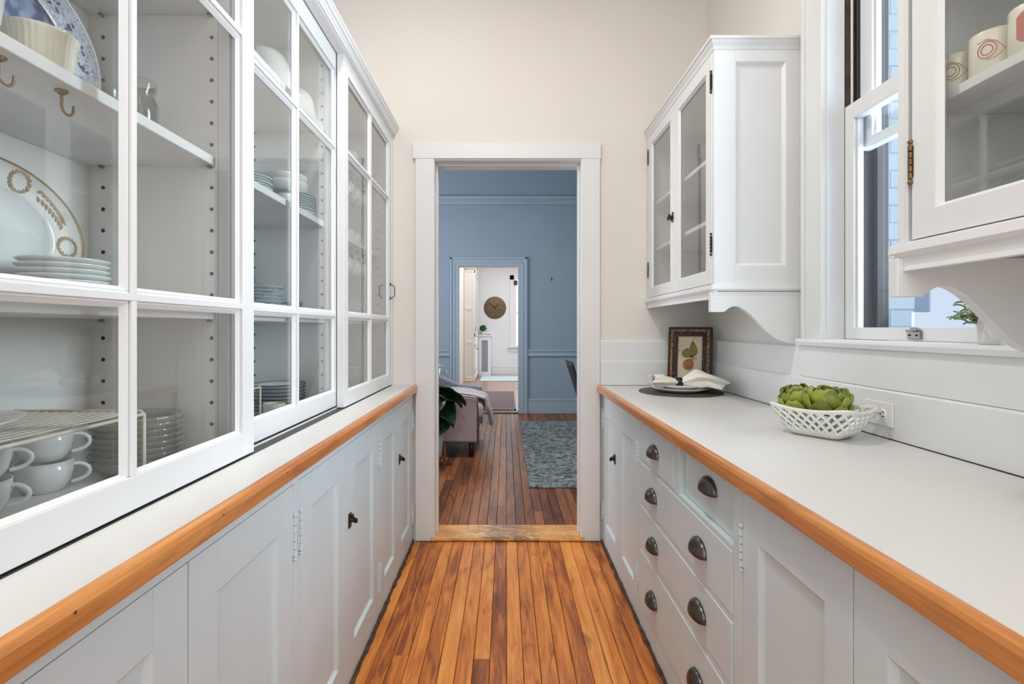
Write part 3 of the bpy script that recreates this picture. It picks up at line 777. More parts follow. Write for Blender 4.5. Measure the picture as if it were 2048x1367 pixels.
o = M().lathe(plate_prof(.125, .022), seg=40, sy=1.35).build('platter', 'porcelain'); o.location = (-.862, .72, ZB+.1525)
tag(o, 'white oval platter lying on the cream wire rack', 'platter')
def make_cup(name, mt, r, h, handle=True, motif=None, ang=0):
    t = thing(name, '', 'cup'); M().lathe(cup_prof(r, h), seg=36).build('body', mt, t)
    if handle:
        hm = M(); pts = [(cos(ang)*(r*.93), sin(ang)*(r*.93), h*.80)]
        for k in range(1, 8):
            a = pi*k/8; d = r*.95+.026*sin(a); pts.append((cos(ang)*d, sin(ang)*d, h*.52+h*.30*cos(a)))
        pts.append((cos(ang)*(r*.90), sin(ang)*(r*.90), h*.20)); hm.tube(pts, .0038, 8); hm.build('handle', mt, t)
    return t
cupA = make_cup('tea_cup', 'bluish_porcelain', .046, .058)
place(cupA, (-.893, 1.005, ZB), R(35)); tag(cupA, 'lower white cup of the right-hand pair under the wire rack', 'cup', 'cups under the wire rack')
dup(cupA, (-.893, 1.005, ZB+.0585), R(40), 'upper white cup of the right-hand pair under the wire rack')
dup(cupA, (-.885, .868, ZB), R(25), 'lower white cup of the left-hand pair under the wire rack')
dup(cupA, (-.885, .868, ZB+.0585), R(38), 'upper white cup of the left-hand pair under the wire rack')
stack('glass_dish', lambda: M().lathe(bowl_prof(.088, .034, .55, .004), seg=48, rib=.025, ribn=16), 'green_glass', -.815, 1.150, ZB, 8, .0128,
      'ribbed glass dish, {} of the stack behind the rack leg', 'glass dishes in the left cabinet', 'bowl', 'glass_dish')
# --- section 1, shelf 1
stack('plate_s', lambda: M().lathe(plate_prof(.074), seg=40), 'bluish_porcelain', -.868, 1.022, SH[0]+.0005, 8, .0105,
      'white plate, {} of the stack before the gold-rimmed platter', 'plates before the gold-rimmed platter')
def platter(label, name, y, x, z, a, b, lean, mats, deco=None):
    t = thing(name, label, 'platter'); F = lambda r, w: (w, 0, 0)
    prof_rim = [(.64, .010), (.70, .014), (1.0, .024), (1.0, .020), (.70, .008), (.64, .004)]
    def el(m, prof):
        vs = []; fs = []; seg = 56; n = len(prof)
        for k in range(seg):
            tt = 2*pi*k/seg
            for r, w in prof: vs.append((w, a*r*cos(tt), b+b*r*sin(tt)))
        for k in range(seg):
            k2 = (k+1) % seg
            for i in range(n): fs.append((k*n+i, k2*n+i, k2*n+(i+1) % n, k*n+(i+1) % n))
        m.add(vs, fs, True); return m
    el(M(), prof_rim).build('rim', mats[0], t)
    el(M(), [(0, .006), (.30, .006), (.66, .010), (.66, .004), (.3, 0), (0, 0)]).build('well', mats[1], t)
    el(M(), [(.985, .0245), (1.012, .0245), (1.012, .0195), (.985, .0205)]).build('edge', mats[2], t)
    if len(mats) > 3: el(M(), [(.628, .0107), (.662, .0117), (.662, .0090), (.628, .0085)]).build('inner_line', mats[3], t)
    def leafq(m, yy, zz, ln, wd, ph, w=.0003):
        rho = sqrt((yy/a)**2+((zz-b)/b)**2); w0 = (.014+.0333*(rho-.70) if rho > .7 else .010+.0667*(rho-.64) if rho > .64 else .0075)+w
        m.add([(w0, yy+ln*cos(q)*cos(ph)-wd*sin(q)*sin(ph), zz+ln*cos(q)*sin(ph)+wd*sin(q)*cos(ph)) for q in [2*pi*i/8 for i in range(8)]], [tuple(range(8))])
    def at(tt, rho): return a*rho*cos(tt), b+b*rho*sin(tt)
    if deco == 'blue':
        m = M()
        for k in range(22):
            tt = 2*pi*k/22; yy, zz = at(tt, .83); ph0 = tt+rnd.uniform(-.4, .4)
            if k % 2:
                for q in range(4): ph = ph0+pi/4+q*pi/2; leafq(m, yy+.011*cos(ph), zz+.011*sin(ph), .0085, .0032, ph)
            else:
                leafq(m, yy, zz, .009, .008, ph0); leafq(m, yy+.010*cos(ph0), zz+.010*sin(ph0), .007, .004, ph0+.8); leafq(m, yy-.011*cos(ph0), zz-.011*sin(ph0), .006, .003, ph0-.6)
        for k in range(150):
            yy, zz = at(rnd.uniform(0, 2*pi), rnd.uniform(.70, .97)); leafq(m, yy, zz, rnd.uniform(.0012, .0030), .0013, rnd.uniform(0, 3))
        for k in range(40):
            yy, zz = at(2*pi*k/40, .55+.04*(k % 3)); leafq(m, yy, zz, .009, .005, rnd.uniform(0, 3))
        m.build('painted_flowers', 'transfer_ink', t, kind='stuff')
    if deco == 'gold':
        m = M()
        for k in range(5):
            t0 = R(68)+2*pi*k/5
            for q in range(14):      # wreath
                yy, zz = at(t0, .83); an = 2*pi*q/14; leafq(m, yy+.020*cos(an), zz+.020*sin(an), .0085, .0045, an+1.9)
            for q in range(16):      # spray
                tt = t0-.28-.62*q/16; yy, zz = at(tt, .84+.045*(-1)**q*(1-q/30)); leafq(m, yy, zz, .011, .0040, tt+pi/2+.8*(-1)**q)
        m.build('painted_garland', 'garland_ink', t, kind='stuff')
    place(t, (x, y, z), 0, 0, -lean); return t
platter('blue and white patterned oval platter standing behind a ribbed bowl', 'platter', 1.0, -.978, SH[1]+.001, .238, .176, R(4), ('transfer_rim', 'transfer_well', 'porcelain', 'dark_rim'), 'blue')
platter('gold-rimmed oval platter with brown garland standing behind plates', 'platter', .985, -.982, SH[0]+.001, .205, .142, R(4), ('porcelain', 'bluish_porcelain', 'gold_rim'), 'gold')
platter('white platter on edge behind blue-rimmed plates, middle section', 'platter', 1.80, -.988, SH[0]+.001, .215, .150, R(4), ('blue_edge', 'bluish_porcelain', 'grey_rim'))
# --- section 1, shelf 2
o = M().lathe([(0, .002), (.036, 0), (.040, .004), (.038, .012), (.040, .018), (.046, .030), (.049, .056), (.050, .070), (.054, .078), (.054, .084), (.050, .086), (.046, .078), (.045, .056), (.040, .026), (.032, .014), (0, .012)], seg=144, rib=.010, ribn=36).build('ribbed_bowl', 'cream_porcelain')
o.location = (-.800, .892, SH[1]+.0005); tag(o, 'cream ribbed bowl in front of the blue and white platter', 'bowl')
t = make_cup('footed_mug', 'porcelain', .048, .13, False); place(t, (-.788, .752, SH[1]+.0005)); tag(t, 'tall white footed mug left of the cream ribbed bowl', 'mug')
o = M().lathe([(0, .003), (.030, 0), (.032, .004), (.036, .03), (.037, .07), (.030, .086), (.0275, .092), (.033, .100), (.035, .118), (.033, .120), (.030, .102), (.026, .093), (.034, .07), (.033, .03), (.028, .008), (0, .008)], seg=36).build('glass_jar', 'clear_glass')
o.location = (-.802, 1.135, SH[1]+.0005); tag(o, 'clear glass jar on upper shelf right of the blue platter', 'jar')
o = M().lathe(bowl_prof(.056, .09, .5), seg=40, rib=.02, ribn=14).build('glass_bowl', 'clear_glass'); o.location = (-.862, 1.10, SH[1]+.0005)
tag(o, 'clear pressed glass bowl before the right end of the blue platter', 'bowl')
# --- section 2
o = M().lathe([(r, .17-z) for r, z in bowl_prof(.098, .168, .45)], seg=48, rib=.012, ribn=24).build('ribbed_bowl', 'porcelain'); o.location = (-.835, 1.80, SH[2]+.0005)
tag(o, 'larger upturned white bowl on top shelf of middle section', 'bowl')
o = M().lathe([(r, .11-z) for r, z in bowl_prof(.070, .108, .45)], seg=44).build('upturned_bowl', 'porcelain'); o.location = (-.790, 1.958, SH[2]+.0005)
tag(o, 'smaller upturned white bowl at the right end of the top shelf', 'bowl')
stack('plate_grey', lambda: M().lathe(plate_prof(.075), seg=40), 'porcelain', -.815, 1.635, SH[1]+.0005, 6, .0085,
      'grey-rimmed plate, {} of the left stack, middle section upper shelf', 'grey-rimmed plates, left stack', extra=rim(.075, .016, 'grey_rim'))
stack('plate_big', lambda: M().lathe(plate_prof(.092, .018), seg=44), 'porcelain', -.806, 1.936, SH[1]+.0005, 7, .0088,
      'grey-rimmed plate, {} of the right stack, middle section upper shelf', 'grey-rimmed plates, right stack', extra=rim(.092, .018, 'grey_rim'))
for k, (nm, lb) in enumerate((('lower', 'lower white shallow dish on the grey-rimmed plates'), ('upper', 'upper white shallow dish, domed, on the grey-rimmed plates'))):
    o = M().lathe(bowl_prof(.080, .040, .6), seg=40).build('serving_dish', 'porcelain'); o.location = (-.815, 1.915, SH[1]+.076+k*.024)
    tag(o, lb, 'dish', 'dishes on the plate stack')
o = M().lathe(bowl_prof(.036, .034, .5), seg=32).build('small_bowl', 'porcelain'); o.location = (-.752, 1.772, SH[1]+.0005); tag(o, 'small white bowl between the two plate stacks, upper shelf', 'bowl')
stack('plate_blue', lambda: M().lathe(plate_prof(.092, .016), seg=44), 'bluish_porcelain', -.86, 1.805, SH[0]+.0005, 8, .0125,
      'dark blue-rimmed plate, {} of the stack beside a glass bowl', 'dark blue-rimmed plates', extra=rim(.092, .016, 'blue_edge'))
o = M().lathe(bowl_prof(.048, .055, .5), seg=36).build('glass_bowl', 'clear_glass'); o.location = (-.815, 1.958, SH[0]+.0005); tag(o, 'clear glass bowl right of the dark blue-rimmed plates', 'bowl')
stack('plate_black', lambda: M().lathe(plate_prof(.094, .022), seg=44), 'bluish_porcelain', -.842, 1.925, ZB, 8, .0128,
      'black-rimmed plate, {} of the stack behind the small cup', 'black-rimmed plates at the cabinet bottom', extra=rim(.094, .022, 'dark_rim'))
t = make_cup('tea_cup', 'cream_porcelain', .036, .062, ang=0); place(t, (-.785, 1.762, ZB), R(40)); tag(t, 'small white cup before the black-rimmed plates', 'cup')
# --- section 3
o = M().lathe(bowl_prof(.105, .09, .45), seg=44).build('serving_bowl', 'porcelain'); o.location = (-.85, 2.62, SH[2]+.0005); tag(o, 'white serving bowl on the top shelf behind the last glass door', 'bowl')
fc = make_cup('hanging_cup', 'floral_cup', .046, .070)
wcup = make_cup('hanging_cup', 'porcelain', .044, .064)
NM = ('nearest', 'second nearest', 'second farthest', 'farthest')
for k, y in enumerate((2.43, 2.55, 2.67, 2.79)):
    for proto, z, lab in ((fc, SH[2]-.055, '{} floral cup hanging under the top shelf, last section'), (wcup, SH[1]-.055, '{} plain white cup hanging under the middle shelf, last section')):
        t = proto if k == 0 else dup(proto, (0, 0, 0))
        tag(t, lab.format(NM[k]), 'cup', 'hanging floral cups' if proto is fc else 'hanging white cups')
        # hung by the handle: the cup lies on its side, opening towards the back
        t.rotation_euler = (R(100), 0, R(-60)); t.location = (-.775, y, z-.040)
        t.rotation_euler = (0, R(-62), R(30)); t.location = (-.748, y-.012, z-.072)
t = make_cup('tea_cup', 'floral_cup', .042, .056); place(t, (-.770, 2.50, SH[1]+.0005), R(150)); tag(t, 'floral cup standing left on the middle shelf, last section', 'cup', 'floral cups on the middle shelf')
dup(t, (-.772, 2.61, SH[1]+.0005), R(200), 'floral cup standing beside the plates on middle shelf, last section')
stack('plate_t', lambda: M().lathe(plate_prof(.078), seg=40), 'porcelain', -.800, 2.80, SH[1]+.0005, 6, .0095,
      'white plate, {} of the middle-shelf stack in the last section', 'white plates, last section middle shelf')
dup_kind = CACHE['plate_t']
stack('plate_t', None, 'porcelain', -.800, 2.665, SH[0]+.0005, 8, .0105, 'white plate, {} of the lower-shelf stack in the last section', 'white plates, last section lower shelf')
stack('plate_t', None, 'porcelain', -.800, 2.665, ZB, 11, .0105, 'white plate, {} of the bottom stack in the last section', 'white plates, last section bottom')

# ------------------------------------------------------------------ near right cabinet: mugs
mugs = [(.868, 1.000, 'motif_brown', 'cream mug with a brown eye drawing, leftmost on right shelf'), (.868, .926, 'motif_red', 'cream mug with a red eye drawing, middle of right shelf'), (.868, .852, 'motif_red', 'cream mug with a solid red patch, partly out of frame')]
for k, (x, y, mm, lb) in enumerate(mugs):
    t = thing('mug', lb, 'mug', (x, y, 1.6415), 'mugs in the near right cabinet')
    r, h = .0335, .070+.004*k
    M().lathe([(0, .001), (r*.92, 0), (r, .004), (r, h-.002), (r-.001, h), (r-.003, h), (r-.0035, .006), (0, .006)], (x, y, 1.6415), 36).build('body', 'cream_porcelain', t)
    hm = M(); hm.tube([(x+cos(R(60))*(r+.019*sin(pi*q/8)), y+sin(R(60))*-(r+.019*sin(pi*q/8)), 1.6415+h*.5+h*.3*cos(pi*q/8)) for q in range(9)], .0035, 8); hm.build('handle', 'cream_porcelain', t)
    mo = M(); a0 = R(200+12)
    def S(da, dz, rr=r+.0006): return (x+rr*cos(a0+da), y+rr*sin(a0+da), 1.6415+h*.52+dz)
    if k < 2:
        for q in (.008, .013): mo.tube([S(q/r*cos(tt), q*1.1*sin(tt)) for tt in [2*pi*i/18 for i in range(18)]], .0007, 5, True)
        mo.tube([S(-.4, .016), S(0, .018), S(.35, .012), S(.75, -.004), S(.35, -.016), S(0, -.018)], .0006, 5)
    else:
        mo.grid(lambda u, v: S(-.5+u, .026*(v-.5)*2*sqrt(max(0, 1-(2*u-1)**2*.6)), r+.0007), 10, 6)
    mo.build('painted_motif', mm, t)

# ------------------------------------------------------------------ right counter objects
o = M().lathe([(0, 0), (.2, 0), (.2025, .002), (.2025, .004), (.200, .006), (0, .006)], seg=64).build('placemat', 'slate'); o.location = (.872, 2.600, CT+.0003)
tag(o, 'round dark placemat under the stacked plates', 'placemat')
pz = CT+.0066
for k, (r, lb) in enumerate(((.140, 'larger white plate lying on the dark placemat'), (.125, 'smaller white plate under the napkin, on another plate'))):
    o = M().lathe(plate_prof(r, .021), seg=56).build('dinner_plate', 'porcelain'); o.location = (.868, 2.595, pz+k*.016); tag(o, lb, 'plate', 'plates on the placemat')
# napkin
def napkin():
    # s: -1..1 along X, ring at s=-.18
    def P(u, v):
        s = -1+2*u; d = s+.2; th = 2*pi*v
        if d < 0: w = .016+.050*min(1, (-d/.55))**.8; hgt = .012+.012*min(1, -d/.5)
        else: w = .016+.075*min(1, d/.8)**.9; hgt = .012+.030*min(1, d/.5)*max(.25, 1-.55*max(0, d-.4)/.8)
        fold = 1+.22*sin(5*th+3*s)*min(1, abs(d)*2.2)+.10*sin(11*th+5*s)*min(1, abs(d)*2)
        x = s*.165 + (.028*sin(3*th+.6)*max(0, (abs(d)-.45)))
        z = hgt*fold*sin(th) + hgt*.62 - .022*max(0, d-.75)*2
        if d < -.45: z += .006*sin(4*th)
        return (x, w*fold*cos(th), z)
    return M().grid(P, 40, 44)
o = napkin().build('napkin', 'napkin_cloth', solid=.0015); place(o, (.885, 2.555, pz+.041), R(-8)); tag(o, 'white cloth napkin gathered through a black ring on the plates', 'napkin')
rg = M(); rg.grid(lambda u, v: ((v-.5)*.036, .022*cos(2*pi*u), .018*sin(2*pi*u)), 20, 2, closeu=True)
o = rg.build('napkin_ring', 'black_leather', solid=.003); place(o, (.852, 2.558, pz+.050), R(-8)); tag(o, 'black leather napkin ring around the white napkin', 'napkin ring')
# framed picture
pf = thing('framed_picture', 'small dark framed print of pears leaning in the corner', 'picture')
fw, fh, ft = .226, .325, .026
def ring(m, a, b, y0, y1):    # rect ring between half sizes a (outer) and b (inner)
    (ax, az0, az1), (bx, bz0, bz1) = a, b
    m.box(-ax, -bx, y0, y1, az0, az1).box(bx, ax, y0, y1, az0, az1).box(-bx, bx, y0, y1, az0, bz0).box(-bx, bx, y0, y1, bz1, az1)
m = M(); ring(m, (fw/2, 0, fh), (fw/2-.012, .012, fh-.012), -ft, 0); m.box(-fw/2+.006, fw/2-.006, -.006, 0, .006, fh-.006); m.build('frame', 'frame_black', pf, bevel=.002)
m = M(); ring(m, (fw/2-.012, .012, fh-.012), (fw/2-.026, .026, fh-.026), -ft-.002, -.006); m.build('gold_band', 'gold_beads', pf, bevel=.002)
m = M(); ring(m, (fw/2-.026, .026, fh-.026), (fw/2-.050, .052, fh-.050), -ft+.004, -.006); m.build('inner_band', 'frame_mottle', pf, bevel=.001)
M().box(-fw/2+.049, fw/2-.049, -.014, -.006, .051, fh-.049).build('print', 'print_paper', pf)
def flat(name, pts, mt, y=-.0146):
    n = len(pts); m = M(); m.prism(pts, lambda u, v, a: (u, a, v), y, y+.0008); return m.build(name, mt, pf)
def pear(cx, cz, r, L, ang):
    out = []
    for k in range(36):
        t = 2*pi*k/36; q = r*(1-.34*max(0, cos(t))**1.3) ; x = q*sin(t); z = (L if cos(t) > 0 else r)*cos(t)
        out.append((cx+x*cos(ang)+z*sin(ang), cz-x*sin(ang)+z*cos(ang)))
    return out
flat('pear_shadow', pear(.008, .180, .020, .03, R(40)), 'pear_shadow', -.0142)
flat('pear_print', pear(-.018, .184, .024, .029, R(15)), 'pear_green', -.0146)
flat('pear_print', pear(.018, .194, .022, .056, R(-6)), 'pear_green', -.0150)
flat('pear_print', pear(-.008, .122, .029, .038, R(28)), 'pear_russet', -.0146)
M().tube([(.012, -.0152, .247), (.016, -.0152, .260), (.024, -.0152, .272)], .0012, 6).tube([(-.05, -.015, .196), (-.060, -.015, .205)], .0014, 6).tube([(.014, -.015, .152), (.034, -.015, .160)], .0018, 6).build('pear_stem', 'pear_shadow', pf)
place(pf, (.985, 2.79, CT+.001), R(-30), R(-8))
pf.rotation_mode = 'XYZ'
# lattice bowl: rounded rectangle, flaring
lb_ = thing('lattice_bowl', 'white openwork ceramic bowl holding green artichokes', 'bowl')
def rrect(a, b, t, n=4.5):
    c_, s_ = cos(t), sin(t); q = (abs(c_/a)**n+abs(s_/b)**n)**(-1/n); return q*c_, q*s_
def LB(u, v, off=0.0):
    t = 2*pi*u; k = v**.72
    a = .064+.058*k+off; b = .048+.050*k+off
    x, y = rrect(a, b, t, 6.5-1.5*v); cn = (abs(x)/a*abs(y)/b)**2
    return (x, y, .002+.082*v+.016*v*v*cn)
def even(n, v):      # n points spread evenly along the perimeter
    P = [Vector(LB(k/720, v)) for k in range(721)]; L = [0]
    for p, q in zip(P[:-1], P[1:]): L.append(L[-1]+(q-p).length)
    out = []; j = 0
    for i in range(n):
        d = L[-1]*i/n
        while L[j+1] < d: j += 1
        out.append((j+(d-L[j])/(L[j+1]-L[j]))/720)
    return out
EV = even(480, .6)
def U(f): f = (f % 1)*480; i = int(f); return EV[i % 480]+(f-i)*(((EV[(i+1) % 480]-EV[i % 480]) % 1))
m = M(); m.grid(lambda u, v: LB(U(u), v*.24), 96, 4, closeu=True); m.grid(lambda u, v: (LB(U(u), 0)[0]*v, LB(U(u), 0)[1]*v, .003), 96, 2, closeu=True)
m.build('base', 'porcelain', lb_, solid=.005)
m = M(); m.grid(lambda u, v: LB(U(u), .89+.11*v), 96, 3, closeu=True); m.build('rim', 'porcelain', lb_, solid=.0065)
nb = 26
for sgn in (1, -1):
    m = M()
    for k in range(nb):
        pts = [LB(U(k/nb+sgn*.088*q/9), .17+.76*q/9) for q in range(10)]
        m.tube(pts, .0044, 6)
    m.build('lattice', 'porcelain', lb_, kind='stuff')
place(lb_, (.942, 1.553, CT+.0005), R(-57))
# artichokes
def artichoke(loc, R0, tilt, rz, label, group='green artichokes in the lattice bowl'):
    t = thing('artichoke', label, 'artichoke'); t['group'] = group
    M().lathe([(0, -R0*.5), (R0*.5, -R0*.35), (R0*.62, 0), (R0*.5, R0*.45), (0, R0*.7)], seg=14).build('core', 'artichoke_green', t)
    L = R0*1.10; Wd = R0*1.12
    def leafP(u, v):   # length along Z, width along Y, outside is +X, tip curls in
        a = (u-.5)*2; w = Wd*.5*(sin(pi*min(1, .16+.80*v))**.6)
        return (L*.30*sin(pi*v*.75) - L*.16*a*a*(.4+.6*v) - .06*L*v*v, w*a, L*v)
    first = None
    #      n, radius, base height, lean outward, size
    for ri, (n, rr, zb, lean, sz) in enumerate(((3, .08, .10, -22, .62), (4, .20, .02, -12, .80), (6, .34, -.12, 0, .92), (7, .46, -.30, 14, 1.0), (7, .52, -.52, 30, .98))):
        for k in range(n):
            a = 2*pi*(k+.5*(ri % 2)+rnd.uniform(-.1, .1))/n
            if first is None:
                m = M(); m.grid(leafP, 6, 6); o = first = m.build('leaf', 'artichoke_green', t, solid=.0065, sub=1)
            else: o = first.copy(); COL.objects.link(o); o.parent = t
            q = sz*rnd.uniform(.9, 1.06)
            o.matrix_basis = Matrix.Rotation(a, 4, 'Z') @ Matrix.Translation((R0*rr, 0, R0*zb)) @ Matrix.Rotation(R(lean+rnd.uniform(-6, 6)), 4, 'Y') @ Matrix.Scale(q, 4)
    place(t, loc, rz, tilt[0], tilt[1]); return t
artichoke((.902, 1.600, CT+.098), .052, (R(-10), R(-10)), 1.2, 'green artichoke at the left, farthest in the lattice bowl')
artichoke((.942, 1.530, CT+.096), .054, (R(14), R(4)), .4, 'green artichoke at the front of the lattice bowl')
artichoke((.985, 1.572, CT+.094), .050, (R(-4), R(14)), 2.2, 'green artichoke at the right of the lattice bowl')
# board at the right edge
o = M(); pts = []
for k in range(9): a = pi/2+pi/2*k/8; pts.append((.985+.042*cos(a), .925+.042*sin(a)))
pts = [(1.09, .967)] + pts + [(.943, .60), (1.09, .60)]
o.prism(pts, lambda u, v, a: (u, v, a), CT+.0005, CT+.036); o = o.build('wooden_board', 'board_wood', bevel=.006, seg=3); tag(o, 'grey-brown wooden board at the right edge of the counter', 'board')
# wood chip on the floor
o = M().box(-.006, .006, -.005, .005, 0, .006).build('wood_chip', 'debris_wood', bevel=.002); place(o, (.462, 2.565, .0005), .4); tag(o, 'tiny pale wood chip on the floor by the right cabinets', 'wood chip')

# plant on the window stool
pp = thing('potted_plant', 'small sage green plant in white fluted pot on windowsill', 'plant', (1.143, 1.205, 1.1565))
M().lathe([(0, 0), (.036, 0), (.0375, .002), (.0385, .058), (.0365, .060), (.035, .05), (0, .048)], (1.143, 1.205, 1.1565), 96, rib=.012, ribn=32).build('pot', 'pot_white', pp)
M().lathe([(0, .053), (.036, .051)], (1.143, 1.205, 1.1565), 20).build('soil', 'soil', pp)
lm = M(); lm.grid(lambda u, v: ((u-.5)*2*.0055*sin(pi*min(1, .08+.92*v)), .026*v, .004*sin(pi*v)+.003*abs(u-.5)*2), 4, 5)
lf0 = None; sm_ = M()
for k in range(36):
    a = R(60)+rnd.uniform(-1.5, 1.9) if k % 3 else rnd.uniform(0, 6.28); ln = rnd.uniform(.035, .085); el = rnd.uniform(.15, 1.0)
    b0 = Vector((1.143, 1.205, 1.209)); dr = Vector((cos(a)*cos(el)*.55-.25*cos(el), abs(sin(a))*cos(el) if k % 3 else sin(a)*cos(el), sin(el)))
    pts = [b0+dr*ln*q+Vector((0, 0, -.012*q*q)) for q in (0, .35, .7, 1)]; sm_.tube(pts, .0012, 5)
    for q in range(7):
        p = b0+dr*ln*(.25+.75*q/6)+Vector((0, 0, -.012*(.25+.75*q/6)**2))
        if lf0 is None: o = lf0 = lm.build('leaf', 'leaf_sage', None, solid=.0012)
        else: o = lf0.copy(); COL.objects.link(o)
        o.parent = pp; o.location = p-Vector((1.143, 1.205, 1.1565)); s_ = rnd.uniform(.7, 1.1); o.scale = (s_, s_, s_)
        o.rotation_euler = (rnd.uniform(-.3, .9), rnd.uniform(-.5, .5), a-pi/2+rnd.uniform(-1.2, 1.2))
sm_.build('stems', 'leaf_sage', pp, kind='stuff')

# ------------------------------------------------------------------ dining room beyond the doorway
YB = 7.34
f2 = struct(M().box(-2.6, 2.6, D+.165, YB+.02, -.05, -.011), 'floor_dining', 'grime')
boards(f2, -.4147-.0595*11, .0595, 34, D+.178, YB, {i: [rnd.uniform(3.3, 4.9), rnd.uniform(5.2, 7)] for i in range(34)}, 'dining_floor_wood')
struct(M().box(-2.6, -1.07, D+.165, YB, -.011, -.001).box(.955, 2.6, D+.165, YB, -.011, -.001), 'floor', 'dining_floor_wood', f2)
DCE = 3.75
struct(M().box(-2.7, -2.6, D+.1, YB+.1, -.05, DCE), 'wall_dining_left', 'blue_paint')
struct(M().box(2.6, 2.7, D+.1, YB+.1, -.05, DCE), 'wall_dining_right', 'blue_paint')
m = M().box(-2.6, -.42, D+.165, D+.172, -.05, DCE).box(.443, 2.6, D+.165, D+.172, -.05, DCE).box(-.42, .443, D+.165, D+.172, 2.16, DCE)
struct(m, 'wall_dining_near', 'blue_paint')
m = M().box(-2.6, -.675, YB, YB+.14, -.05, DCE).box(.180, 2.6, YB, YB+.14, -.05, DCE).box(-.675, .180, YB, YB+.14, 2.08, DCE)
struct(m, 'wall_dining_far', 'blue_paint')
struct(M().box(-2.7, 2.7, D+.165, YB+.14, DCE, DCE+.1), 'ceiling_dining', 'ceiling_paint')
d2 = thing('door_2', None, None, (-.24, YB, 0), kind='structure')
m = M()
for x0, x1 in ((-.79, -.665), (.170, .300)):
    m.box(x0, x1, YB-.022, YB, 0, 2.20); o_ = x0 if x0 < -.7 else x1-.03; m.box(o_, o_+.03, YB-.034, YB, 0, 2.20)
    m.box((x0+x1)/2-.012, (x0+x1)/2+.012, YB-.028, YB, 0, 2.12)
m.build('side_casing', 'blue_trim_paint', d2, bevel=.003)
m = M().box(-.665, .170, YB-.022, YB, 2.075, 2.20).box(-.79, .30, YB-.034, YB, 2.172, 2.202).box(-.72, .23, YB-.028, YB, 2.12, 2.145); m.build('head_casing', 'blue_trim_paint', d2, bevel=.003)
m = M().box(-.675, -.668, YB-.01, YB+.15, 0, 2.08).box(.173, .180, YB-.01, YB+.15, 0, 2.08).box(-.668, .173, YB-.01, YB+.15, 2.073, 2.08); m.build('jamb', 'far_white_paint', d2)
M().prism([(YB-.03, 0), (YB-.03, .01), (YB-.02, .016), (YB+.14, .016), (YB+.15, 0)], YZ, -.668, .173).build('threshold', 'leg_dark', d2)
for nm, x0, x1 in (('baseboard_far', .30, 2.6), ('baseboard_far', -2.6, -.79)):
    struct(M().box(x0, x1, YB-.016, YB, 0, .175).box(x0, x1, YB-.022, YB, .175, .205), nm, 'blue_trim_paint', bevel=.003)
    struct(M().box(x0, x1, YB-.018, YB, .812, .880).box(x0, x1, YB-.034, YB, .872, .892).box(x0, x1, YB-.026, YB, .806, .820), 'trim_3', 'blue_trim_paint', bevel=.003)
m = M(); m.prism([(YB, 2.94), (YB-.018, 2.945), (YB-.022, 2.965), (YB-.035, 2.985), (YB-.03, 3.00), (YB-.05, 3.02), (YB-.055, 3.05), (YB, 3.05)], YZ, -2.6, 2.6)
struct(m, 'trim_4', 'blue_trim_paint')
o = M().tube([(.642, YB-.001, 1.893), (.642, YB-.018, 1.890), (.642, YB-.02, 1.90)], .004, 6).tube([(.642, YB-.002, 1.915), (.642, YB-.002, 1.87)], .006, 6).build('wall_hook', 'black_metal'); tag(o, 'small dark picture hook on the blue wall', 'hook')
# rugs
o = M().box(.174, 2.2, 3.89, 6.67, 0, .011).build('area_rug', 'teal_rug', bevel=.004); tag(o, 'large faded teal rug on the dining room floor', 'rug')
# armchair facing +X
ac = thing('armchair', 'mauve-grey upholstered armchair facing right behind the potted plant', 'armchair', (-.65, 5.34, 0))
xb_, xf_ = -1.06, -.262
def arm(y0, y1, mt, nm):
    m = M(); prof = [(xb_, .14), (xf_-.004, .14), (xf_, .16), (xf_+.0, .50), (xf_-.012, .545), (xf_-.05, .556), (xf_-.25, .572), (xf_-.42, .640), (xf_-.60, .72), (xb_, .74)]
    m.prism(prof, XZ, y0, y1); return m.build(nm, mt, ac, bevel=.018, seg=3)
arm(4.81, 4.94, 'sofa_fabric', 'arm'); arm(5.74, 5.87, 'sofa_far_fabric', 'arm')
M().box(xb_+.1, xf_-.015, 4.94, 5.74, .15, .34).build('seat_frame', 'sofa_fabric', ac, bevel=.015)
M().box(xb_+.2, xf_+.045, 4.945, 5.735, .335, .475).build('seat_cushion', 'sofa_fabric', ac, bevel=.05, seg=4)
m = M(); m.prism([(xb_-.06, .14), (xb_+.14, .14), (xb_+.10, .55), (xb_+.02, .92), (xb_-.06, .95), (xb_-.12, .92)], XZ, 4.83, 5.85); m.build('backrest', 'sofa_fabric', ac, bevel=.03, seg=3)
pt = [(xf_, 4.808, .145), (xf_+.002, 4.806, .50), (xf_-.014, 4.806, .550), (xf_-.06, 4.806, .560), (xf_-.25, 4.806, .576), (xf_-.42, 4.806, .644)]
M().tube(pt, .005, 6).tube([(xb_, 4.806, .142), (xf_, 4.806, .142)], .005, 6).build('piping', 'leg_dark', ac)
for x in (xf_-.06, xb_+.05):
    for y in (4.86, 5.82):
        M().lathe([(0, 0), (.019, 0), (.030, .15), (0, .15)], (x, y, 0), 4).build('leg', 'leg_dark', ac)
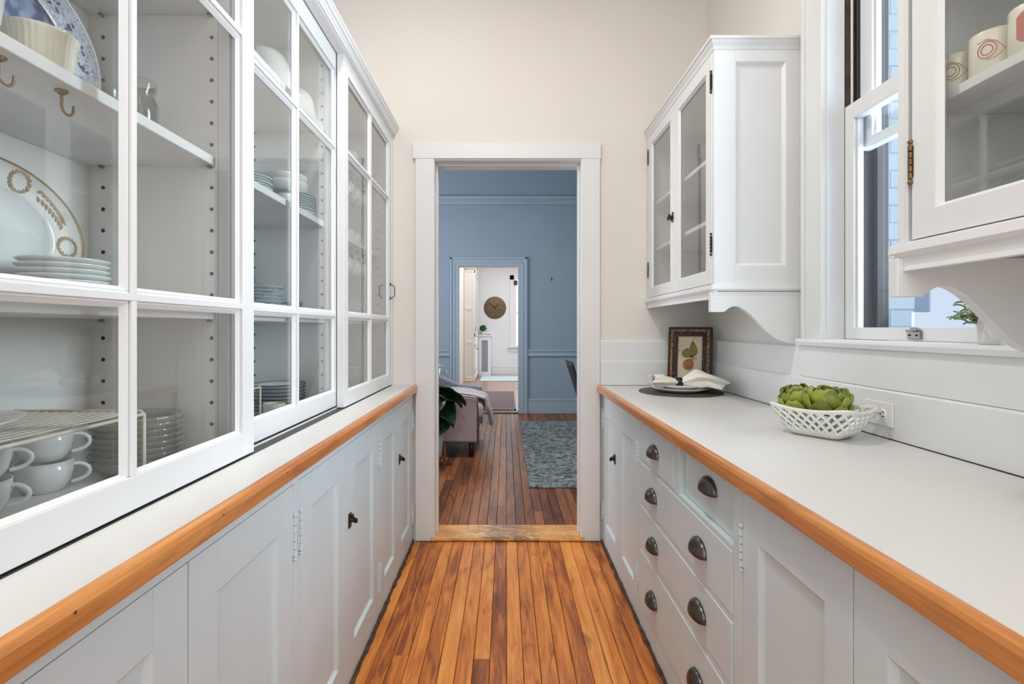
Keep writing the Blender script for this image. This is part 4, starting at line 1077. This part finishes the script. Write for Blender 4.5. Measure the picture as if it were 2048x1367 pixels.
# throw over seat front / far part
def thr(u, v):
    # u along the drape (seat -> down the front), v across
    y = 5.02+.46*v+.03*sin(7*u); k = u
    if k < .5: x = -.66+.46*(k/.5)**.9; z = .505+.035*sin(pi*k*2)*.6+.05*(1-k*2)
    else: q = (k-.5)/.5; x = -.20+.035*sin(q*1.6)+.02*q; z = .505-.255*q
    z += .013*sin(v*21+3*u)+.008*sin(v*9); x += .018*sin(v*17+2*u)*min(1, u*1.5)
    y += -.10*max(0, u-.5)*(v-.5)
    return (x, y, z)
o = M().grid(thr, 26, 26).build('throw_blanket', 'throw_fabric', solid=.010, sub=1); tag(o, 'grey throw blanket draped over the armchair seat front', 'blanket')
# fiddle-leaf plant in pot on a wooden stand
fp = thing('potted_plant', 'large-leaved dark plant in white textured pot on wooden legs', 'plant', (-.69, 4.50, 0))
M().lathe([(0, .09), (.128, .09), (.135, .095), (.150, .305), (.143, .307), (.135, .285), (0, .280)], (-.69, 4.50, 0), 40).build('pot', 'pot_texture', fp)
M().lathe([(0, .288), (.135, .286)], (-.69, 4.5, 0), 24).build('soil', 'soil', fp)
for k in range(4):
    a = R(20+90*k); x, y = -.69+.162*cos(a), 4.5+.162*sin(a); M().box(x-.011, x+.011, y-.011, y+.011, 0, .195).build('leg', 'stand_wood', fp, bevel=.003)
M().box(-.85, -.53, 4.49, 4.51, .07, .088).box(-.70, -.68, 4.34, 4.66, .07, .088).build('stand_rail', 'stand_wood', fp)
M().tube([(-.69, 4.5, .28), (-.70, 4.51, .6), (-.68, 4.5, .95)], [.014, .011, .008], 8).build('trunk', 'stem_brown', fp)
lm = M(); lm.grid(lambda u, v: ((u-.5)*2*.135*(sin(pi*min(1, .06+.94*v))**.55)*(1-.25*cos(2*pi*v)), .31*v, -.12*v*v+.035*abs(u-.5)*2+.006*sin(v*18)), 6, 10)
lf0 = None
LV = [(-5, .66, 0, -8), (-25, .60, 0, -28), (18, .66, 0, -4), (-52, .54, 0, -34), (45, .66, 0, -6), (100, .62, 0, 5), (150, .70, 0, 8), (200, .64, 0, 0), (-85, .60, 0, -18), (-130, .66, 0, 5), (150, .84, 0, 25), (-170, .82, 0, 30), (250, .56, 0, -20)]
_LV = [(0, .60, 25, -10), (-15, .50, 20, -35), (20, .66, 10, 10), (-40, .42, 18, -50), (60, .62, 14, 0), (-75, .55, 10, -20), (120, .62, 10, 0), (180, .60, 10, 0), (-120, .70, 6, 10), (-20, .74, -2, 20), (40, .80, 0, 25), (-60, .86, 0, 25), (150, .86, 0, 25), (-8, .40, 12, -62), (-48, .66, 8, -5), (230, .50, 10, -20)]
for (a, z, dx, el) in LV:
    if lf0 is None: o = lf0 = lm.build('leaf', 'leaf_dark', None, solid=.003)
    else: o = lf0.copy(); COL.objects.link(o)
    o.parent = fp; s_ = rnd.uniform(.95, 1.15); o.scale = (s_, s_, s_)
    o.location = (.03*cos(R(a)), .03*sin(R(a)), z); o.rotation_euler = (R(el), R(rnd.uniform(-25, 25)), R(a-90))
# side table and glass vase behind the plant
sdt = thing('side_table', 'small round side table behind the armchair under a glass vase', 'table', (-.80, 6.30, 0))
M().lathe([(0, .50), (.17, .50), (.18, .51), (.18, .525), (0, .53)], (-.80, 6.30, 0), 32).build('table_top', 'leg_dark', sdt)
M().lathe([(0, 0), (.13, 0), (.12, .02), (.025, .05), (.02, .5)], (-.80, 6.30, 0), 24).build('pedestal', 'leg_dark', sdt)
o = M().lathe([(0, .003), (.05, 0), (.075, .04), (.085, .10), (.05, .17), (.035, .20), (.055, .235), (.052, .235), (.031, .20), (.046, .17), (.08, .10), (.07, .045), (0, .012)], seg=30).build('glass_vase', 'clear_glass'); o.location = (-.775, 6.28, .5305); tag(o, 'clear glass vase behind the dark plant leaves', 'vase')
# woven dining chair at the right, back towards the camera's left
wcx = thing('dining_chair', 'dark woven dining chair partly hidden by the right casing', 'chair', (.95, 5.5, .011))
def bk(u, v): return (.665+.13*(1-v)-.015*sin(pi*u)-.0, 5.28+.44*u, .45+.40*v)
M().grid(bk, 10, 10).build('backrest', 'rattan', wcx, solid=.03)
M().box(.80, 1.22, 5.28, 5.72, .43, .47).build('seat', 'rattan', wcx, bevel=.012)
for x, y, q in ((.80, 5.31, .0), (.80, 5.69, .0), (1.15, 5.31, .02), (1.15, 5.69, .02)):
    M().tube([(x+q, y, .012), (x, y, .44)], [.013, .018], 8).build('leg', 'leg_dark', wcx)

# ------------------------------------------------------------------ far white room
YF = 13.5
struct(M().box(-2.4, 2.4, YB+.02, YF+.1, -.05, -.001), 'floor_far_room', 'far_floor_wood')
struct(M().box(-2.4, 2.4, YF, YF+.1, 0, 3.1), 'wall_far_room_end', 'far_white_paint')
struct(M().box(-1.05, -.95, YB+.14, YF, 0, 3.1), 'wall_far_room_left', 'cream_paint')
struct(M().box(1.9, 2.0, YB+.14, YF, 0, 3.1), 'wall_far_room_right', 'far_white_paint')
struct(M().box(-2.4, 2.4, YB+.14, YF+.1, 3.1, 3.2), 'ceiling_far_room', 'ceiling_paint')
struct(M().box(-2.4, -.675, YB+.14, YB+.146, 0, 3.1).box(.18, 2.4, YB+.14, YB+.146, 0, 3.1).box(-.675, .18, YB+.14, YB+.146, 2.08, 3.1), 'wall_far_room_near', 'far_white_paint')
struct(M().box(-.36, 1.9, YF-.016, YF, 0, .20).box(-.36, 1.9, YF-.022, YF, .20, .22), 'baseboard_end', 'far_white_paint', bevel=.003)
hc = thing('hutch', 'tall cream built-in hutch at left of the far white room', 'cabinet', (-.82, 12.4, 0))
M().box(-.945, -.722, 11.75, 13.1, 0, 2.55).build('body', 'cream_paint', hc)
f = fS(11.75)
for v0, v1 in ((.10, .86), (.92, 1.62), (1.68, 2.48)):
    panel_door(fS(11.733), hc, -.945, -.722, v0-.03, v1+.03, .03, .035, .03, .03, .016, .012, 'cream_paint', 'side_panel')
m = M(); m.box(-.945, -.70, 11.70, 13.15, 2.55, 2.60)  .box(-.945, -.715, 11.72, 13.12, .0, .06); m.build('cornice', 'cream_paint', hc, bevel=.01)
fF = fL(-.70)
for y0, y1 in ((11.77, 12.42), (12.44, 13.08)):
    m = M(); fbox(m, fF, y0, y0+.06, 1.02, 2.52, -.02, 0); fbox(m, fF, y1-.06, y1, 1.02, 2.52, -.02, 0); fbox(m, fF, y0, y1, 1.02, 1.09, -.02, 0); fbox(m, fF, y0, y1, 2.45, 2.52, -.02, 0)
    d = m.build('glass_door', 'far_white_paint', hc, bevel=.002); g = M(); fbox(g, fF, y0+.05, y1-.05, 1.08, 2.46, -.014, -.010); g.build('glass_pane', 'pane_glass', d)
    g = M(); fbox(g, fF, y0+.06, y1-.06, 1.09, 2.45, -.0215, -.0205); g.build('dark_backing', 'black_gap', d)  # thin black sheet: the shade inside the hutch is put in as colour
    d = panel_door(fF, hc, y0, y1, .06, 1.0, .06, .06, .07, .07, .02, .01, 'far_white_paint')
    for v in (.22, .80):
        q = M(); fbox(q, fF, y0-.006, y0+.02, v-.035, v+.035, 0, .006); q.build('hinge', 'black_metal', d)
    q = M(); uu = y1-.04 if y0 < 12 else y0+.04; q.tube([fF(uu, .72, 0), fF(uu, .72, .02), fF(uu, .72, .03)], [.008, .01, .014], 8); q.build('knob', 'black_metal', d)
rc = thing('radiator_cover', 'white radiator cover with grey grille below the clock', 'radiator cover', (-.55, 13.35, 0))
m = M().box(-.70, -.62, 13.20, 13.22, 0, 1.0).box(-.46, -.385, 13.20, 13.22, 0, 1.0).box(-.62, -.46, 13.20, 13.22, .90, 1.0).box(-.62, -.46, 13.20, 13.22, 0, .10).box(-.70, -.385, 13.24, 13.49, 0, 1.0)
m.build('frame', 'far_white_paint', rc, bevel=.003); M().box(-.72, -.36, 13.17, 13.49, 1.0, 1.035).build('top', 'far_white_paint', rc, bevel=.004)
m = M()
for k in range(9): m.box(-.618+.018*k, -.606+.018*k, 13.21, 13.232, .10, .90)
m.build('grille_slats', 'grille_grey', rc, kind='stuff')
fpn = thing('potted_plant', 'tiny bushy green plant in white pot on the radiator cover', 'plant', (-.585, 13.32, 1.036))
M().lathe([(0, 0), (.045, 0), (.06, .09), (0, .09)], (-.585, 13.32, 1.036), 16).build('pot', 'pot_white', fpn)
m = M()
for k in range(70):
    a, e, r = rnd.uniform(0, 6.28), rnd.uniform(-.3, 1.5), .085; p = Vector((-.585+r*cos(a)*cos(e), 13.32+r*sin(a)*cos(e), 1.036+.15+r*sin(e))); s_ = .026
    q = Vector((rnd.uniform(-1, 1), rnd.uniform(-1, 1), rnd.uniform(-1, 1))).normalized()*s_; w_ = q.orthogonal().normalized()*s_*.8
    m.add([p-q, p+w_, p+q, p-w_], [(0, 1, 2, 3)])
m.lathe([(0, -.07), (.06, -.04), (.075, 0), (.06, .05), (0, .075)], (-.585, 13.32, 1.186), 12)
m.build('foliage', 'leaf_house', fpn, kind='stuff', rec=False)
o = M().box(-.50, -.40, 13.22, 13.32, 1.036, 1.05).build('small_book', 'leg_dark'); tag(o, 'small dark book lying on the radiator cover', 'book')
ck = thing('wall_clock', 'large round bronze wall clock with thin black hands', 'clock', (-.285, YF-.002, 1.738))
M().lathe([(0, -.03), (.26, -.03), (.28, -.026), (.286, -.018), (.286, 0), (0, 0)], (-.285, YF-.002, 1.738), 64, axis='Y').build('face', 'clock_bronze', ck)
for nm, dx, dz, w_ in (('minute_hand', -.155, .125, .008), ('hour_hand', .095, .085, .010)):
    M().tube([(-.285-dx*.12, YF-.045, 1.738-dz*.12), (-.285+dx, YF-.045, 1.738+dz)], w_*.7, 6).build(nm, 'black_metal', ck)
M().lathe([(0, -.02), (.018, -.018), (.018, 0)], (-.285, YF-.03, 1.738), 12, axis='Y').build('hub', 'black_metal', ck)
w2 = thing('window_2', None, None, (.5, YF, 1.0), kind='structure')
m = M().box(.10, .21, YF-.03, YF, .76, 2.58).box(.10, 1.2, YF-.03, YF, 2.46, 2.58).box(1.09, 1.2, YF-.03, YF, .76, 2.58).box(.05, 1.25, YF-.09, YF, .70, .76).box(.11, 1.19, YF-.03, YF, .60, .70)
m.build('casing', 'far_white_paint', w2, bevel=.004)
m = M().box(.21, .27, YF-.02, YF, .76, 2.46).box(.27, 1.09, YF-.02, YF, 1.57, 1.62); m.build('sash', 'far_white_paint', w2)
mm, nt_, p_ = base_mat('daylight_glass'); p_.inputs['Emission Color'].default_value = (.9, .96, 1, 1); p_.inputs['Emission Strength'].default_value = 1.6
M().box(.27, 1.09, YF-.006, YF-.002, .76, 2.46).build('glass_pane', 'daylight_glass', w2)
M().box(.20, .30, YF-.035, YF-.02, 2.32, 2.44).build('blind_bracket', 'storm_grey', w2)
o = M().box(-.60, 1.2, 11.85, 13.15, 0, .012).build('runner_rug', 'pale_rug', bevel=.004); tag(o, 'pale blue rug in front of the far room wall', 'rug')
o = M().box(-.62, .14, 7.62, 9.85, 0, .010).build('runner_rug', 'woven_rug', bevel=.003)
M().box(-.63, .15, 7.60, 7.66, 0, .012).box(.12, .15, 7.6, 9.87, 0, .012).build('border', 'leg_dark', o); tag(o, 'mauve woven runner just beyond the blue doorway', 'rug')
